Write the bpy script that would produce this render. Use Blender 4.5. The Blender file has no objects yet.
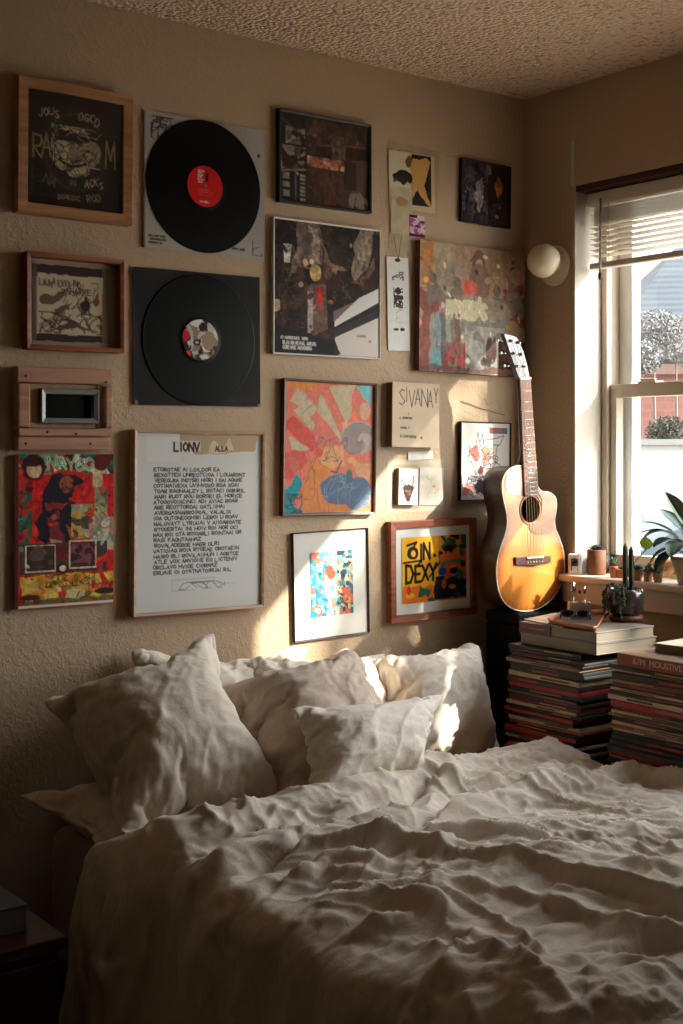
import bpy, math, random, time
import numpy as np
from mathutils import noise, Vector, Matrix

T_START = time.time()
SC = bpy.context.scene
COL = SC.collection
H = 1.38            # eye height of the camera above the floor
FPX = 1306.0        # focal length in pixels of the 683 x 1024 frame
HORIZON = 450.0
WALL_Y = 2.6        # gallery wall
WIN_X = 2.588       # window wall
CEIL = H + 0.974
FWD = (0.6, 0.8); RGT = (0.8, -0.6)
random.seed(7)
R = math.radians


def ray(px):
    u = (px - 341.5) / FPX
    return FWD[0] + u * RGT[0], FWD[1] + u * RGT[1]


def at_y(px, py, y):
    dx, dy = ray(px); t = y / dy
    return Vector((t * dx, y, H - (py - HORIZON) / FPX * t))


def at_x(px, py, x):
    dx, dy = ray(px); t = x / dx
    return Vector((x, t * dy, H - (py - HORIZON) / FPX * t))


def at_h(px, py, z):
    t = (H - z) * FPX / (py - HORIZON); dx, dy = ray(px)
    return Vector((t * dx, t * dy, z))


def at_t(px, py, t):
    dx, dy = ray(px)
    return Vector((t * dx, t * dy, H - (py - HORIZON) / FPX * t))


# ------------------------------------------------------------------ mesh helpers
class MB:
    def __init__(s):
        s.v = []; s.f = []; s.smooth = []

    def add(s, vs, fs, smooth=False, M=None):
        n = len(s.v)
        for p in vs:
            p = Vector(p)
            s.v.append(tuple(M @ p) if M is not None else tuple(p))
        for f in fs:
            s.f.append([n + i for i in f]); s.smooth.append(smooth)
        return s

    def box(s, x0, x1, y0, y1, z0, z1, M=None):
        v = [(x0, y0, z0), (x1, y0, z0), (x1, y1, z0), (x0, y1, z0), (x0, y0, z1), (x1, y0, z1), (x1, y1, z1), (x0, y1, z1)]
        f = [(0, 3, 2, 1), (4, 5, 6, 7), (0, 1, 5, 4), (1, 2, 6, 5), (2, 3, 7, 6), (3, 0, 4, 7)]
        return s.add(v, f, False, M)

    def hexa(s, low, high):
        f = [(0, 3, 2, 1), (4, 5, 6, 7), (0, 1, 5, 4), (1, 2, 6, 5), (2, 3, 7, 6), (3, 0, 4, 7)]
        return s.add(list(low) + list(high), f)

    def prism(s, pts, y0, y1, smooth=False, M=None):
        """outline in x,z, extruded along y (front y0, back y1)"""
        n = len(pts)
        v = [(p[0], y0, p[1]) for p in pts] + [(p[0], y1, p[1]) for p in pts]
        f = [list(range(n)), list(range(2 * n - 1, n - 1, -1))]
        s.add(v, f, False, M)
        k = len(s.v) - 2 * n
        for i in range(n):
            j = (i + 1) % n
            s.f.append([k + i, k + n + i, k + n + j, k + j]); s.smooth.append(smooth)
        return s

    def tube(s, pts, r, n=8, cap=True, M=None):
        pts = [Vector(p) for p in pts]
        rs = r if isinstance(r, (list, tuple)) else [r] * len(pts)
        vs = []; up = Vector((0, 0, 1))
        a = None
        for i, p in enumerate(pts):
            d = (pts[min(i + 1, len(pts) - 1)] - pts[max(i - 1, 0)])
            if d.length < 1e-9: d = Vector((0, 0, 1))
            d.normalize()
            if a is None:
                a = d.cross(up)
                if a.length < 1e-3: a = d.cross(Vector((1, 0, 0)))
            else:
                a = a - d * a.dot(d)
            a.normalize(); b = d.cross(a)
            for k in range(n):
                t = 2 * math.pi * k / n
                vs.append(p + (a * math.cos(t) + b * math.sin(t)) * rs[i])
        fs = []
        for i in range(len(pts) - 1):
            for k in range(n):
                fs.append((i * n + k, i * n + (k + 1) % n, (i + 1) * n + (k + 1) % n, (i + 1) * n + k))
        if cap:
            fs.append(tuple(range(n - 1, -1, -1))); fs.append(tuple((len(pts) - 1) * n + k for k in range(n)))
        return s.add(vs, fs, True, M)

    def lathe(s, prof, n=28, c=(0, 0, 0), M=None):
        vs = []; fs = []
        for (r, z) in prof:
            for k in range(n):
                t = 2 * math.pi * k / n
                vs.append((c[0] + r * math.cos(t), c[1] + r * math.sin(t), c[2] + z))
        for i in range(len(prof) - 1):
            for k in range(n):
                fs.append((i * n + k, i * n + (k + 1) % n, (i + 1) * n + (k + 1) % n, (i + 1) * n + k))
        if prof[0][0] > 1e-6: fs.append(tuple(range(n - 1, -1, -1)))
        if prof[-1][0] > 1e-6: fs.append(tuple((len(prof) - 1) * n + k for k in range(n)))
        return s.add(vs, fs, True, M)

    def ball(s, c, r, n=10, sc=(1, 1, 1), M=None):
        prof = [(max(1e-5, r * math.sin(math.pi * i / n)), -r * math.cos(math.pi * i / n)) for i in range(n + 1)]
        vs = []; fs = []; m = n * 2
        for (q, z) in prof:
            for k in range(m):
                t = 2 * math.pi * k / m
                vs.append((c[0] + sc[0] * q * math.cos(t), c[1] + sc[1] * q * math.sin(t), c[2] + sc[2] * z))
        for i in range(n):
            for k in range(m):
                fs.append((i * m + k, i * m + (k + 1) % m, (i + 1) * m + (k + 1) % m, (i + 1) * m + k))
        return s.add(vs, fs, True, M)

    def build(s, name, mat, parent=None, bevel=0, loc=None):
        me = bpy.data.meshes.new(name)
        me.from_pydata(s.v, [], s.f)
        me.polygons.foreach_set('use_smooth', s.smooth)
        me.update()
        o = bpy.data.objects.new(name, me); COL.objects.link(o)
        if mat: me.materials.append(mat)
        if parent: o.parent = parent
        if loc is not None: o.location = loc
        if bevel:
            m = o.modifiers.new('bevel', 'BEVEL'); m.width = bevel; m.segments = 2; m.limit_method = 'ANGLE'; m.angle_limit = R(40)
        return o


LABELS = {}


def tag(o, label=None, cat=None, group=None, kind=None):
    if label: o['label'] = label
    if cat: o['category'] = cat
    if group: o['group'] = group
    if kind: o['kind'] = kind
    return o


def thing(name, label, cat, loc=(0, 0, 0), rz=0.0, group=None):
    o = bpy.data.objects.new(name, None); COL.objects.link(o)
    o.location = loc; o.rotation_euler = (0, 0, rz); o.empty_display_size = .05
    return tag(o, label, cat, group)


def struct(o):
    o['kind'] = 'structure'; return o


def copy_tree(o, parent=None):
    c = o.copy(); COL.objects.link(c)
    if parent: c.parent = parent
    for ch in list(o.children): copy_tree(ch, c)
    return c


# ------------------------------------------------------------------ materials
def lin(c):
    return tuple(((x / 12.92) if x <= .04045 else ((x + .055) / 1.055) ** 2.4) for x in c[:3])


MATS = {}


def mat(name, rgb, rough=.6, bump=0.0, bscale=60.0, var=0.0, vscale=8.0, metal=0.0, spec=.4, coat=0.0, sheen=0.0,
        stretch=(1, 1, 1), dist=.002, trans=0.0, transl=0.0):
    """rgb is given as display (sRGB) 0..1"""
    if name in MATS: return MATS[name]
    m = bpy.data.materials.new(name); m.use_nodes = True; MATS[name] = m
    nt = m.node_tree; N = nt.nodes; L = nt.links
    b = N['Principled BSDF']; c = lin(rgb)
    b.inputs['Base Color'].default_value = (*c, 1)
    b.inputs['Roughness'].default_value = rough; b.inputs['Metallic'].default_value = metal
    b.inputs['Specular IOR Level'].default_value = spec; b.inputs['Coat Weight'].default_value = coat
    b.inputs['Sheen Weight'].default_value = sheen
    b.inputs['Transmission Weight'].default_value = trans
    tc = N.new('ShaderNodeTexCoord'); mp = N.new('ShaderNodeMapping'); mp.inputs['Scale'].default_value = stretch
    L.new(tc.outputs['Object'], mp.inputs['Vector'])
    if var:
        n = N.new('ShaderNodeTexNoise'); n.inputs['Scale'].default_value = vscale; n.inputs['Detail'].default_value = 5
        L.new(mp.outputs[0], n.inputs['Vector'])
        r = N.new('ShaderNodeValToRGB')
        r.color_ramp.elements[0].position = .3; r.color_ramp.elements[1].position = .7
        r.color_ramp.elements[0].color = (*[x * (1 - var) for x in c], 1)
        r.color_ramp.elements[1].color = (*[min(1, x * (1 + var)) for x in c], 1)
        L.new(n.outputs['Fac'], r.inputs[0]); L.new(r.outputs[0], b.inputs['Base Color'])
    if bump:
        n2 = N.new('ShaderNodeTexNoise'); n2.inputs['Scale'].default_value = bscale; n2.inputs['Detail'].default_value = 4
        L.new(mp.outputs[0], n2.inputs['Vector'])
        bp = N.new('ShaderNodeBump'); bp.inputs['Strength'].default_value = bump; bp.inputs['Distance'].default_value = dist
        L.new(n2.outputs['Fac'], bp.inputs['Height']); L.new(bp.outputs[0], b.inputs['Normal'])
    return m


def wood(name, rgb, rgb2, rough=.45, scale=14, axis=0, coat=.1):
    if name in MATS: return MATS[name]
    m = bpy.data.materials.new(name); m.use_nodes = True; MATS[name] = m
    N = m.node_tree.nodes; L = m.node_tree.links; b = N['Principled BSDF']
    b.inputs['Roughness'].default_value = rough; b.inputs['Coat Weight'].default_value = coat; b.inputs['Coat Roughness'].default_value = .25
    tc = N.new('ShaderNodeTexCoord'); mp = N.new('ShaderNodeMapping')
    s = [scale * 3] * 3; s[axis] = scale * .25
    mp.inputs['Scale'].default_value = s; L.new(tc.outputs['Object'], mp.inputs[0])
    n = N.new('ShaderNodeTexNoise'); n.inputs['Scale'].default_value = 1.6; n.inputs['Detail'].default_value = 6; n.inputs['Distortion'].default_value = .6
    L.new(mp.outputs[0], n.inputs['Vector'])
    r = N.new('ShaderNodeValToRGB'); r.color_ramp.elements[0].position = .32; r.color_ramp.elements[1].position = .68
    r.color_ramp.elements[0].color = (*lin(rgb2), 1); r.color_ramp.elements[1].color = (*lin(rgb), 1)
    L.new(n.outputs['Fac'], r.inputs[0]); L.new(r.outputs[0], b.inputs['Base Color'])
    bp = N.new('ShaderNodeBump'); bp.inputs['Strength'].default_value = .15; bp.inputs['Distance'].default_value = .001
    L.new(n.outputs['Fac'], bp.inputs['Height']); L.new(bp.outputs[0], b.inputs['Normal'])
    return m


def painted(name='printed_paper', rough=.6, coat=0.0):
    if name in MATS: return MATS[name]
    m = bpy.data.materials.new(name); m.use_nodes = True; MATS[name] = m
    N = m.node_tree.nodes; L = m.node_tree.links; b = N['Principled BSDF']
    a = N.new('ShaderNodeVertexColor'); a.layer_name = 'Col'
    L.new(a.outputs['Color'], b.inputs['Base Color'])
    b.inputs['Roughness'].default_value = rough; b.inputs['Coat Weight'].default_value = coat; b.inputs['Coat Roughness'].default_value = .15
    b.inputs['Specular IOR Level'].default_value = .15
    return m


def glass_mat(name, fac=.06, rough=.02, tint=(1, 1, 1)):
    if name in MATS: return MATS[name]
    m = bpy.data.materials.new(name); m.use_nodes = True; MATS[name] = m
    N = m.node_tree.nodes; L = m.node_tree.links
    for n in list(N):
        if n.type == 'BSDF_PRINCIPLED': N.remove(n)
    out = N['Material Output']; tr = N.new('ShaderNodeBsdfTransparent'); tr.inputs[0].default_value = (*tint, 1)
    gl = N.new('ShaderNodeBsdfGlossy'); gl.inputs['Roughness'].default_value = rough
    fr = N.new('ShaderNodeFresnel'); fr.inputs[0].default_value = 1.45
    mx = N.new('ShaderNodeMixShader'); ge = N.new('ShaderNodeNewGeometry'); iv = N.new('ShaderNodeMath'); iv.operation = 'SUBTRACT'; iv.inputs[0].default_value = 1.0
    L.new(ge.outputs['Backfacing'], iv.inputs[1]); mu = N.new('ShaderNodeMath'); mu.operation = 'MULTIPLY'
    L.new(fr.outputs[0], mu.inputs[0]); L.new(iv.outputs[0], mu.inputs[1]); L.new(mu.outputs[0], mx.inputs[0]); L.new(tr.outputs[0], mx.inputs[1]); L.new(gl.outputs[0], mx.inputs[2])
    L.new(mx.outputs[0], out.inputs['Surface'])
    return m


# wall plaster: knocked-down texture
def plaster(name, rgb, fine=90.0, strength=.5, dist=.004):
    m = bpy.data.materials.new(name); m.use_nodes = True; MATS[name] = m
    N = m.node_tree.nodes; L = m.node_tree.links; b = N['Principled BSDF']
    b.inputs['Roughness'].default_value = .75; b.inputs['Specular IOR Level'].default_value = .3
    tc = N.new('ShaderNodeTexCoord')
    n = N.new('ShaderNodeTexNoise'); n.inputs['Scale'].default_value = fine; n.inputs['Detail'].default_value = 3; n.inputs['Roughness'].default_value = .55
    v = N.new('ShaderNodeTexNoise'); v.inputs['Scale'].default_value = fine * .55; v.inputs['Detail'].default_value = 3; v.inputs['Distortion'].default_value = .2
    L.new(tc.outputs['Object'], n.inputs['Vector']); L.new(tc.outputs['Object'], v.inputs['Vector'])
    r = N.new('ShaderNodeValToRGB'); r.color_ramp.elements[0].position = .47; r.color_ramp.elements[1].position = .6
    L.new(v.outputs['Fac'], r.inputs[0])
    ad = N.new('ShaderNodeMath'); ad.operation = 'ADD'; L.new(r.outputs[0], ad.inputs[0]); L.new(n.outputs['Fac'], ad.inputs[1])
    bp = N.new('ShaderNodeBump'); bp.inputs['Strength'].default_value = strength; bp.inputs['Distance'].default_value = dist
    L.new(ad.outputs[0], bp.inputs['Height']); L.new(bp.outputs[0], b.inputs['Normal'])
    n3 = N.new('ShaderNodeTexNoise'); n3.inputs['Scale'].default_value = 2.2; n3.inputs['Detail'].default_value = 4
    L.new(tc.outputs['Object'], n3.inputs['Vector'])
    c = lin(rgb); r2 = N.new('ShaderNodeValToRGB')
    r2.color_ramp.elements[0].color = (*[x * .93 for x in c], 1); r2.color_ramp.elements[1].color = (*[x * 1.06 for x in c], 1)
    L.new(n3.outputs['Fac'], r2.inputs[0]); L.new(r2.outputs[0], b.inputs['Base Color'])
    return m


def popcorn(name, rgb):
    m = bpy.data.materials.new(name); m.use_nodes = True; MATS[name] = m
    N = m.node_tree.nodes; L = m.node_tree.links; b = N['Principled BSDF']
    b.inputs['Roughness'].default_value = .9; b.inputs['Specular IOR Level'].default_value = .1
    tc = N.new('ShaderNodeTexCoord')
    v = N.new('ShaderNodeTexVoronoi'); v.inputs['Scale'].default_value = 95
    n = N.new('ShaderNodeTexNoise'); n.inputs['Scale'].default_value = 60; n.inputs['Detail'].default_value = 3; n.inputs['Roughness'].default_value = .6
    L.new(tc.outputs['Object'], v.inputs['Vector']); L.new(tc.outputs['Object'], n.inputs['Vector'])
    sb = N.new('ShaderNodeMath'); sb.operation = 'SUBTRACT'; L.new(n.outputs['Fac'], sb.inputs[0]); L.new(v.outputs['Distance'], sb.inputs[1])
    bp = N.new('ShaderNodeBump'); bp.inputs['Strength'].default_value = 1.0; bp.inputs['Distance'].default_value = .008
    L.new(sb.outputs[0], bp.inputs['Height']); L.new(bp.outputs[0], b.inputs['Normal'])
    c = lin(rgb); r2 = N.new('ShaderNodeValToRGB')
    r2.color_ramp.elements[0].position = .34; r2.color_ramp.elements[1].position = .46
    r2.color_ramp.elements[0].color = (*[x * .55 for x in c], 1); r2.color_ramp.elements[1].color = (*c, 1)
    L.new(n.outputs['Fac'], r2.inputs[0]); L.new(r2.outputs[0], b.inputs['Base Color'])
    return m


def linen(name, rgb, var=.08, weave=.35):
    m = bpy.data.materials.new(name); m.use_nodes = True; MATS[name] = m
    N = m.node_tree.nodes; L = m.node_tree.links; b = N['Principled BSDF']
    b.inputs['Roughness'].default_value = .95; b.inputs['Specular IOR Level'].default_value = .1
    b.inputs['Sheen Weight'].default_value = .15; b.inputs['Sheen Roughness'].default_value = .5
    tc = N.new('ShaderNodeTexCoord'); c = lin(rgb)
    mp = N.new('ShaderNodeMapping'); mp.inputs['Scale'].default_value = (1, 5, 2); L.new(tc.outputs['Object'], mp.inputs[0])
    n = N.new('ShaderNodeTexNoise'); n.inputs['Scale'].default_value = 22; n.inputs['Detail'].default_value = 6
    L.new(mp.outputs[0], n.inputs['Vector'])
    r = N.new('ShaderNodeValToRGB'); r.color_ramp.elements[0].position = .3; r.color_ramp.elements[1].position = .7
    r.color_ramp.elements[0].color = (*[x * (1 - var) for x in c], 1); r.color_ramp.elements[1].color = (*[min(1, x * (1 + var)) for x in c], 1)
    L.new(n.outputs['Fac'], r.inputs[0]); L.new(r.outputs[0], b.inputs['Base Color'])
    w = N.new('ShaderNodeTexNoise'); w.inputs['Scale'].default_value = 55; w.inputs['Detail'].default_value = 5; w.inputs['Roughness'].default_value = .65; w.inputs['Distortion'].default_value = .8
    L.new(tc.outputs['Object'], w.inputs['Vector'])
    bp = N.new('ShaderNodeBump'); bp.inputs['Strength'].default_value = weave; bp.inputs['Distance'].default_value = .004
    L.new(w.outputs['Fac'], bp.inputs['Height']); L.new(bp.outputs[0], b.inputs['Normal'])
    return m


M_WALL = plaster('beige_plaster', (.715, .615, .50), 150, .32, .0025)
M_CEIL = popcorn('popcorn_ceiling', (.85, .735, .625))
M_LINEN = linen('oatmeal_linen', (.87, .815, .745))
M_LINEN_W = linen('cream_linen', (.91, .865, .80))
M_LINEN_T = linen('taupe_linen', (.79, .71, .635))
M_PRINT = painted()
M_PRINT_GLOSS = painted('glossy_print', .35, .25)
M_WHITE_MAT = mat('mat_board', (.85, .83, .78), .8)
M_WOOD_LIGHT = wood('oak_frame', (.72, .52, .34), (.58, .39, .24))
M_WOOD_PALE = wood('pale_wood_frame', (.74, .60, .47), (.62, .48, .36))
M_WOOD_RED = wood('cherry_frame', (.62, .33, .17), (.44, .20, .10))
M_WOOD_DARK = wood('dark_frame', (.20, .12, .09), (.12, .07, .05))
M_WOOD_RUST = wood('driftwood_frame', (.76, .57, .45), (.62, .45, .35), rough=.8, coat=0)
M_BLACKFR = mat('black_frame', (.09, .07, .065), .4)
M_FRAMEWHITE = mat('white_frame', (.85, .83, .80), .5)
M_GLASS = glass_mat('picture_glass')
M_WINGLASS = glass_mat('window_glass', tint=(.97, .985, .98))
M_VINYL = mat('black_vinyl', (.02, .018, .018), .36, spec=.12)
M_TRIM = mat('almond_paint', (.80, .74, .66), .5, bump=.1, bscale=30)
M_STOOL = mat('sill_paint', (.82, .74, .66), .5, bump=.1, bscale=30)
M_BLIND = mat('cream_blind', (.84, .79, .72), .5)
M_METAL = mat('chrome', (.8, .8, .8), .2, metal=1)
M_TERRA = mat('terracotta', (.66, .38, .25), .8, bump=.3, bscale=80, var=.15)
M_LEAF = mat('dark_leaf', (.16, .26, .15), .45, var=.2, vscale=30)
M_LEAF_L = mat('light_leaf', (.55, .75, .22), .45)
M_SUCC = mat('succulent_green', (.30, .42, .33), .6, var=.25, vscale=60)
M_SOIL = mat('soil', (.16, .11, .08), .95, bump=.8, bscale=200)
PRESS = 3.0; SUN_E = 15.0; SKY_E = 2.8; SKY_G = 13.0; EXPO = 0.0
# ------------------------------------------------------------------ painting of the prints (colours per vertex on a fine grid)
FONT = {
 'A': [[(0,1),(.5,0),(1,1)],[(.2,.62),(.8,.62)]], 'B': [[(0,0),(0,1),(.8,.9),(.9,.7),(.7,.5),(0,.48)],[(0,0),(.7,.05),(.8,.25),(.6,.48)]],
 'C': [[(.95,.15),(.5,0),(.1,.25),(.05,.7),(.45,1),(.95,.85)]], 'D': [[(0,0),(0,1),(.6,.95),(.95,.5),(.6,.05),(0,0)]],
 'E': [[(.9,0),(0,0),(0,1),(.9,1)],[(0,.5),(.7,.5)]], 'F': [[(.9,0),(0,0),(0,1)],[(0,.5),(.7,.5)]],
 'G': [[(.95,.15),(.5,0),(.1,.25),(.05,.7),(.45,1),(.95,.85),(.95,.55),(.6,.55)]], 'H': [[(0,0),(0,1)],[(1,0),(1,1)],[(0,.5),(1,.5)]],
 'I': [[(.5,0),(.5,1)]], 'J': [[(.8,0),(.8,.8),(.4,1),(.05,.8)]], 'K': [[(0,0),(0,1)],[(.9,0),(0,.55),(.9,1)]], 'L': [[(0,0),(0,1),(.85,1)]],
 'M': [[(0,1),(.1,0),(.5,.7),(.9,0),(1,1)]], 'N': [[(0,1),(0,0),(1,1),(1,0)]], 'O': [[(.5,0),(.05,.3),(.05,.7),(.5,1),(.95,.7),(.95,.3),(.5,0)]],
 'P': [[(0,1),(0,0),(.8,.05),(.9,.3),(.7,.5),(0,.52)]], 'Q': [[(.5,0),(.05,.3),(.05,.7),(.5,1),(.95,.7),(.95,.3),(.5,0)],[(.6,.7),(1,1)]],
 'R': [[(0,1),(0,0),(.8,.05),(.9,.3),(.7,.5),(0,.52),(.9,1)]], 'S': [[(.9,.1),(.45,0),(.05,.22),(.5,.5),(.95,.75),(.5,1),(.05,.88)]],
 'T': [[(0,0),(1,0)],[(.5,0),(.5,1)]], 'U': [[(0,0),(.05,.8),(.5,1),(.95,.8),(1,0)]], 'V': [[(0,0),(.5,1),(1,0)]],
 'W': [[(0,0),(.25,1),(.5,.3),(.75,1),(1,0)]], 'X': [[(0,0),(1,1)],[(1,0),(0,1)]], 'Y': [[(0,0),(.5,.5),(1,0)],[(.5,.5),(.5,1)]],
 'Z': [[(0,0),(1,0),(0,1),(1,1)]], "'": [[(.6,0),(.45,.25)]], '.': [[(.4,.95),(.5,1)]], '*': [[(.2,.2),(.8,.8)],[(.8,.2),(.2,.8)]],
 '1': [[(.3,.2),(.5,0),(.5,1)]], '4': [[(.7,1),(.7,0),(0,.65),(1,.65)]], '7': [[(0,0),(1,0),(.4,1)]], '/': [[(1,0),(0,1)]]}


def vnoise(X, Y, s, seed):
    rg = np.random.default_rng(seed); G = rg.random((64, 64))
    x = X * s + 7.3; y = Y * s + 3.1
    xi = np.floor(x).astype(int); yi = np.floor(y).astype(int); fx = x - xi; fy = y - yi
    fx = fx * fx * (3 - 2 * fx); fy = fy * fy * (3 - 2 * fy)
    g = lambda a, b: G[a % 64, b % 64]
    return (g(xi, yi) * (1 - fx) * (1 - fy) + g(xi + 1, yi) * fx * (1 - fy) + g(xi, yi + 1) * (1 - fx) * fy + g(xi + 1, yi + 1) * fx * fy)


class Art:
    def __init__(s, w, h, bg, cell=.0022):
        s.w, s.h = w, h; s.nx = max(8, int(w / cell)); s.ny = max(8, int(h / cell)); s.asp = h / w
        s.X, s.Y = np.meshgrid(np.linspace(0, 1, s.nx + 1), np.linspace(0, 1, s.ny + 1))
        s.YA = s.Y * s.asp; s.px = 1.0 / s.nx
        s.c = np.zeros(s.X.shape + (3,)); s.c[:] = bg
        s.clip = None

    def put(s, m, col, a=1.0):
        m = np.clip(m, 0, 1) * a
        if s.clip is not None: m = m * s.clip
        s.c = s.c * (1 - m[..., None]) + np.array(col) * m[..., None]; return s

    def poly(s, pts, col, a=1.0, wob=0.0, seed=1):
        X, Y = s.X, s.Y
        if wob:
            X = X + (vnoise(X, s.YA, 14, seed) - .5) * wob; Y = Y + (vnoise(X, s.YA, 14, seed + 9) - .5) * wob
        ins = np.zeros(X.shape, bool); n = len(pts)
        for i in range(n):
            x1, y1 = pts[i]; x2, y2 = pts[(i + 1) % n]
            if y1 == y2: continue
            cnd = ((y1 > Y) != (y2 > Y)) & (X < (x2 - x1) * (Y - y1) / (y2 - y1) + x1)
            ins ^= cnd
        return s.put(ins.astype(float), col, a)

    def rect(s, x0, y0, x1, y1, col, a=1.0, wob=0.0, seed=1):
        return s.poly([(x0, y0), (x1, y0), (x1, y1), (x0, y1)], col, a, wob, seed)

    def ell(s, cx, cy, rx, ry, col, rot=0, a=1.0, wob=0.0, seed=1):
        dx = s.X - cx; dy = (s.Y - cy) * s.asp
        c, k = math.cos(rot), math.sin(rot)
        u = dx * c + dy * k; v = -dx * k + dy * c
        d = np.sqrt((u / rx) ** 2 + (v / (ry * s.asp)) ** 2)
        if wob: d = d + (vnoise(s.X, s.YA, 12, seed) - .5) * wob
        return s.put((1 - d) / (s.px / min(rx, ry * s.asp)) + .5, col, a)

    def line(s, pts, wd, col, a=1.0):
        P = [(p[0], p[1] * s.asp) for p in pts]
        for (ax, ay), (bx, by) in zip(P, P[1:]):
            x0, x1 = min(ax, bx) - wd - s.px, max(ax, bx) + wd + s.px
            y0, y1 = min(ay, by) - wd - s.px, max(ay, by) + wd + s.px
            i0 = max(0, int(x0 * s.nx)); i1 = min(s.nx + 1, int(x1 * s.nx) + 2)
            j0 = max(0, int(y0 / s.asp * s.ny)); j1 = min(s.ny + 1, int(y1 / s.asp * s.ny) + 2)
            if i1 <= i0 or j1 <= j0: continue
            X = s.X[j0:j1, i0:i1]; Y = s.YA[j0:j1, i0:i1]
            dx, dy = bx - ax, by - ay; L = dx * dx + dy * dy + 1e-12
            t = np.clip(((X - ax) * dx + (Y - ay) * dy) / L, 0, 1)
            d = np.hypot(X - ax - t * dx, Y - ay - t * dy)
            m = np.clip((wd / 2 - d) / s.px + .5, 0, 1) * a
            if s.clip is not None: m = m * s.clip[j0:j1, i0:i1]
            s.c[j0:j1, i0:i1] = s.c[j0:j1, i0:i1] * (1 - m[..., None]) + np.array(col) * m[..., None]
        return s

    def text(s, t, x, y, h, col, wd=.008, asp=.62, gap=.28, rot=0.0, jit=0.0, a=1.0):
        """x,y: top-left, h: letter height as a share of the picture height"""
        rg = random.Random(hash(t) % 1 + len(t) * 31)
        cw = h * s.asp * asp; cx = 0; c, k = math.cos(rot), math.sin(rot)
        for ch in t.upper():
            if ch == ' ': cx += cw * .8; continue
            oy = rg.uniform(-jit, jit) * h
            for st in FONT.get(ch, FONT['O']):
                pts = []
                for (u, v) in st:
                    lx = cx + u * cw * (.5 if ch == 'I' else 1); ly = (v * h + oy) * s.asp
                    pts.append((x + lx * c - ly * k, y + (lx * k + ly * c) / s.asp))
                s.line(pts, wd, col, a)
            cx += cw * (1 + gap) * (.6 if ch == 'I' else 1)
        return s

    def scrib(s, x0, y0, x1, y1, n, wd, col, seed=1, seg=5, step=.06, a=1.0):
        rg = random.Random(seed)
        for _ in range(n):
            x = rg.uniform(x0, x1); y = rg.uniform(y0, y1); an = rg.uniform(0, 6.3); pts = [(x, y)]
            for _ in range(seg):
                an += rg.uniform(-1.1, 1.1); x += math.cos(an) * step; y += math.sin(an) * step / s.asp
                x = min(max(x, x0), x1); y = min(max(y, y0), y1); pts.append((x, y))
            s.line(pts, wd, col, a)
        return s

    def blobs(s, cols, scale, seed, x0=0, y0=0, x1=1, y1=1, a=1.0, warp=.08, stretch=1.0):
        """angular patches of colour: nearest seed point with a warp"""
        rg = np.random.default_rng(seed); n = int(scale)
        P = rg.random((n, 2)); P[:, 0] = x0 + P[:, 0] * (x1 - x0); P[:, 1] = (y0 + P[:, 1] * (y1 - y0)) * s.asp
        X = s.X + (vnoise(s.X, s.YA, 9, seed) - .5) * warp; Y = s.YA + (vnoise(s.X, s.YA, 9, seed + 3) - .5) * warp
        best = np.full(X.shape, 1e9); idx = np.zeros(X.shape, int)
        for i, (a0, b0) in enumerate(P):
            d = (X - a0) ** 2 + ((Y - b0) * stretch) ** 2
            m = d < best; best[m] = d[m]; idx[m] = i
        cc = np.array(cols)[rg.integers(0, len(cols), n)][idx]
        m = ((s.X >= x0) & (s.X <= x1) & (s.Y >= y0) & (s.Y <= y1)).astype(float) * a
        if s.clip is not None: m = m * s.clip
        s.c = s.c * (1 - m[..., None]) + cc * m[..., None]; return s

    def detail(s, amt=.3, seed=1, marks=0):
        n = .5 * vnoise(s.X * 1.7, s.YA, 22, seed) + .3 * vnoise(s.X, s.YA * 1.6, 45, seed + 1) + .2 * vnoise(s.X, s.YA, 80, seed + 2)
        s.c = np.clip(s.c * (1 + (n[..., None] - .5) * 4 * amt) + (vnoise(s.X, s.YA, 30, seed + 5)[..., None] - .5) * .10 * amt, 0, 1)
        rg = random.Random(seed)
        for _ in range(marks):
            j, i = rg.randrange(s.ny), rg.randrange(s.nx); c = s.c[j, i] * rg.choice((.45, .6, 1.5, 1.9)); x, y = i / s.nx + rg.uniform(-.08, .08), j / s.ny + rg.uniform(-.05, .05)
            s.ell(x, y, rg.uniform(.006, .03), rg.uniform(.006, .03), np.clip(c, 0, 1), rg.uniform(0, 3), .75, 1.2, rg.randrange(99))
        return s

    def grain(s, amt, scale, seed):
        s.c = np.clip(s.c * (1 + (vnoise(s.X, s.YA, scale, seed)[..., None] - .5) * 2 * amt), 0, 1); return s

    def _cols(s, c):
        c = np.clip(c, 0, 1)
        l = np.where(c <= .04045, c / 12.92, ((c + .055) / 1.055) ** 2.4)
        return np.concatenate([l, np.ones(l.shape[:-1] + (1,))], -1).reshape(-1, 4).astype(np.float32)

    def build(s, name, parent, y=0.0, m=None, cx=0.0, cz=0.0, curl=0.0):
        """a thin closed sheet in the parent's xz plane with its face towards -y"""
        nx, ny = s.nx, s.ny
        x = cx + (s.X - .5) * s.w; z = cz + (.5 - s.Y) * s.h
        yy = np.full_like(x, y)
        if curl: yy = yy - curl * np.clip(np.abs(s.Y - .5) * 2 - .6, 0, 1) ** 2 * (.4 + vnoise(s.X, s.YA, 3, 5))
        V = np.stack([x, yy, z], -1).reshape(-1, 3)
        j, i = np.meshgrid(np.arange(ny), np.arange(nx), indexing='ij'); a = (j * (nx + 1) + i).ravel()
        F = np.stack([a, a + nx + 1, a + nx + 2, a + 1], 1)
        # rim and back
        th = .0006; n0 = len(V)
        ring = ([k for k in range(nx + 1)] + [r * (nx + 1) + nx for r in range(1, ny + 1)] +
                [ny * (nx + 1) + k for k in range(nx - 1, -1, -1)] + [r * (nx + 1) for r in range(ny - 1, 0, -1)])
        B = V[ring].copy(); B[:, 1] += th
        V = np.concatenate([V, B]); m2 = len(ring)
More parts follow.
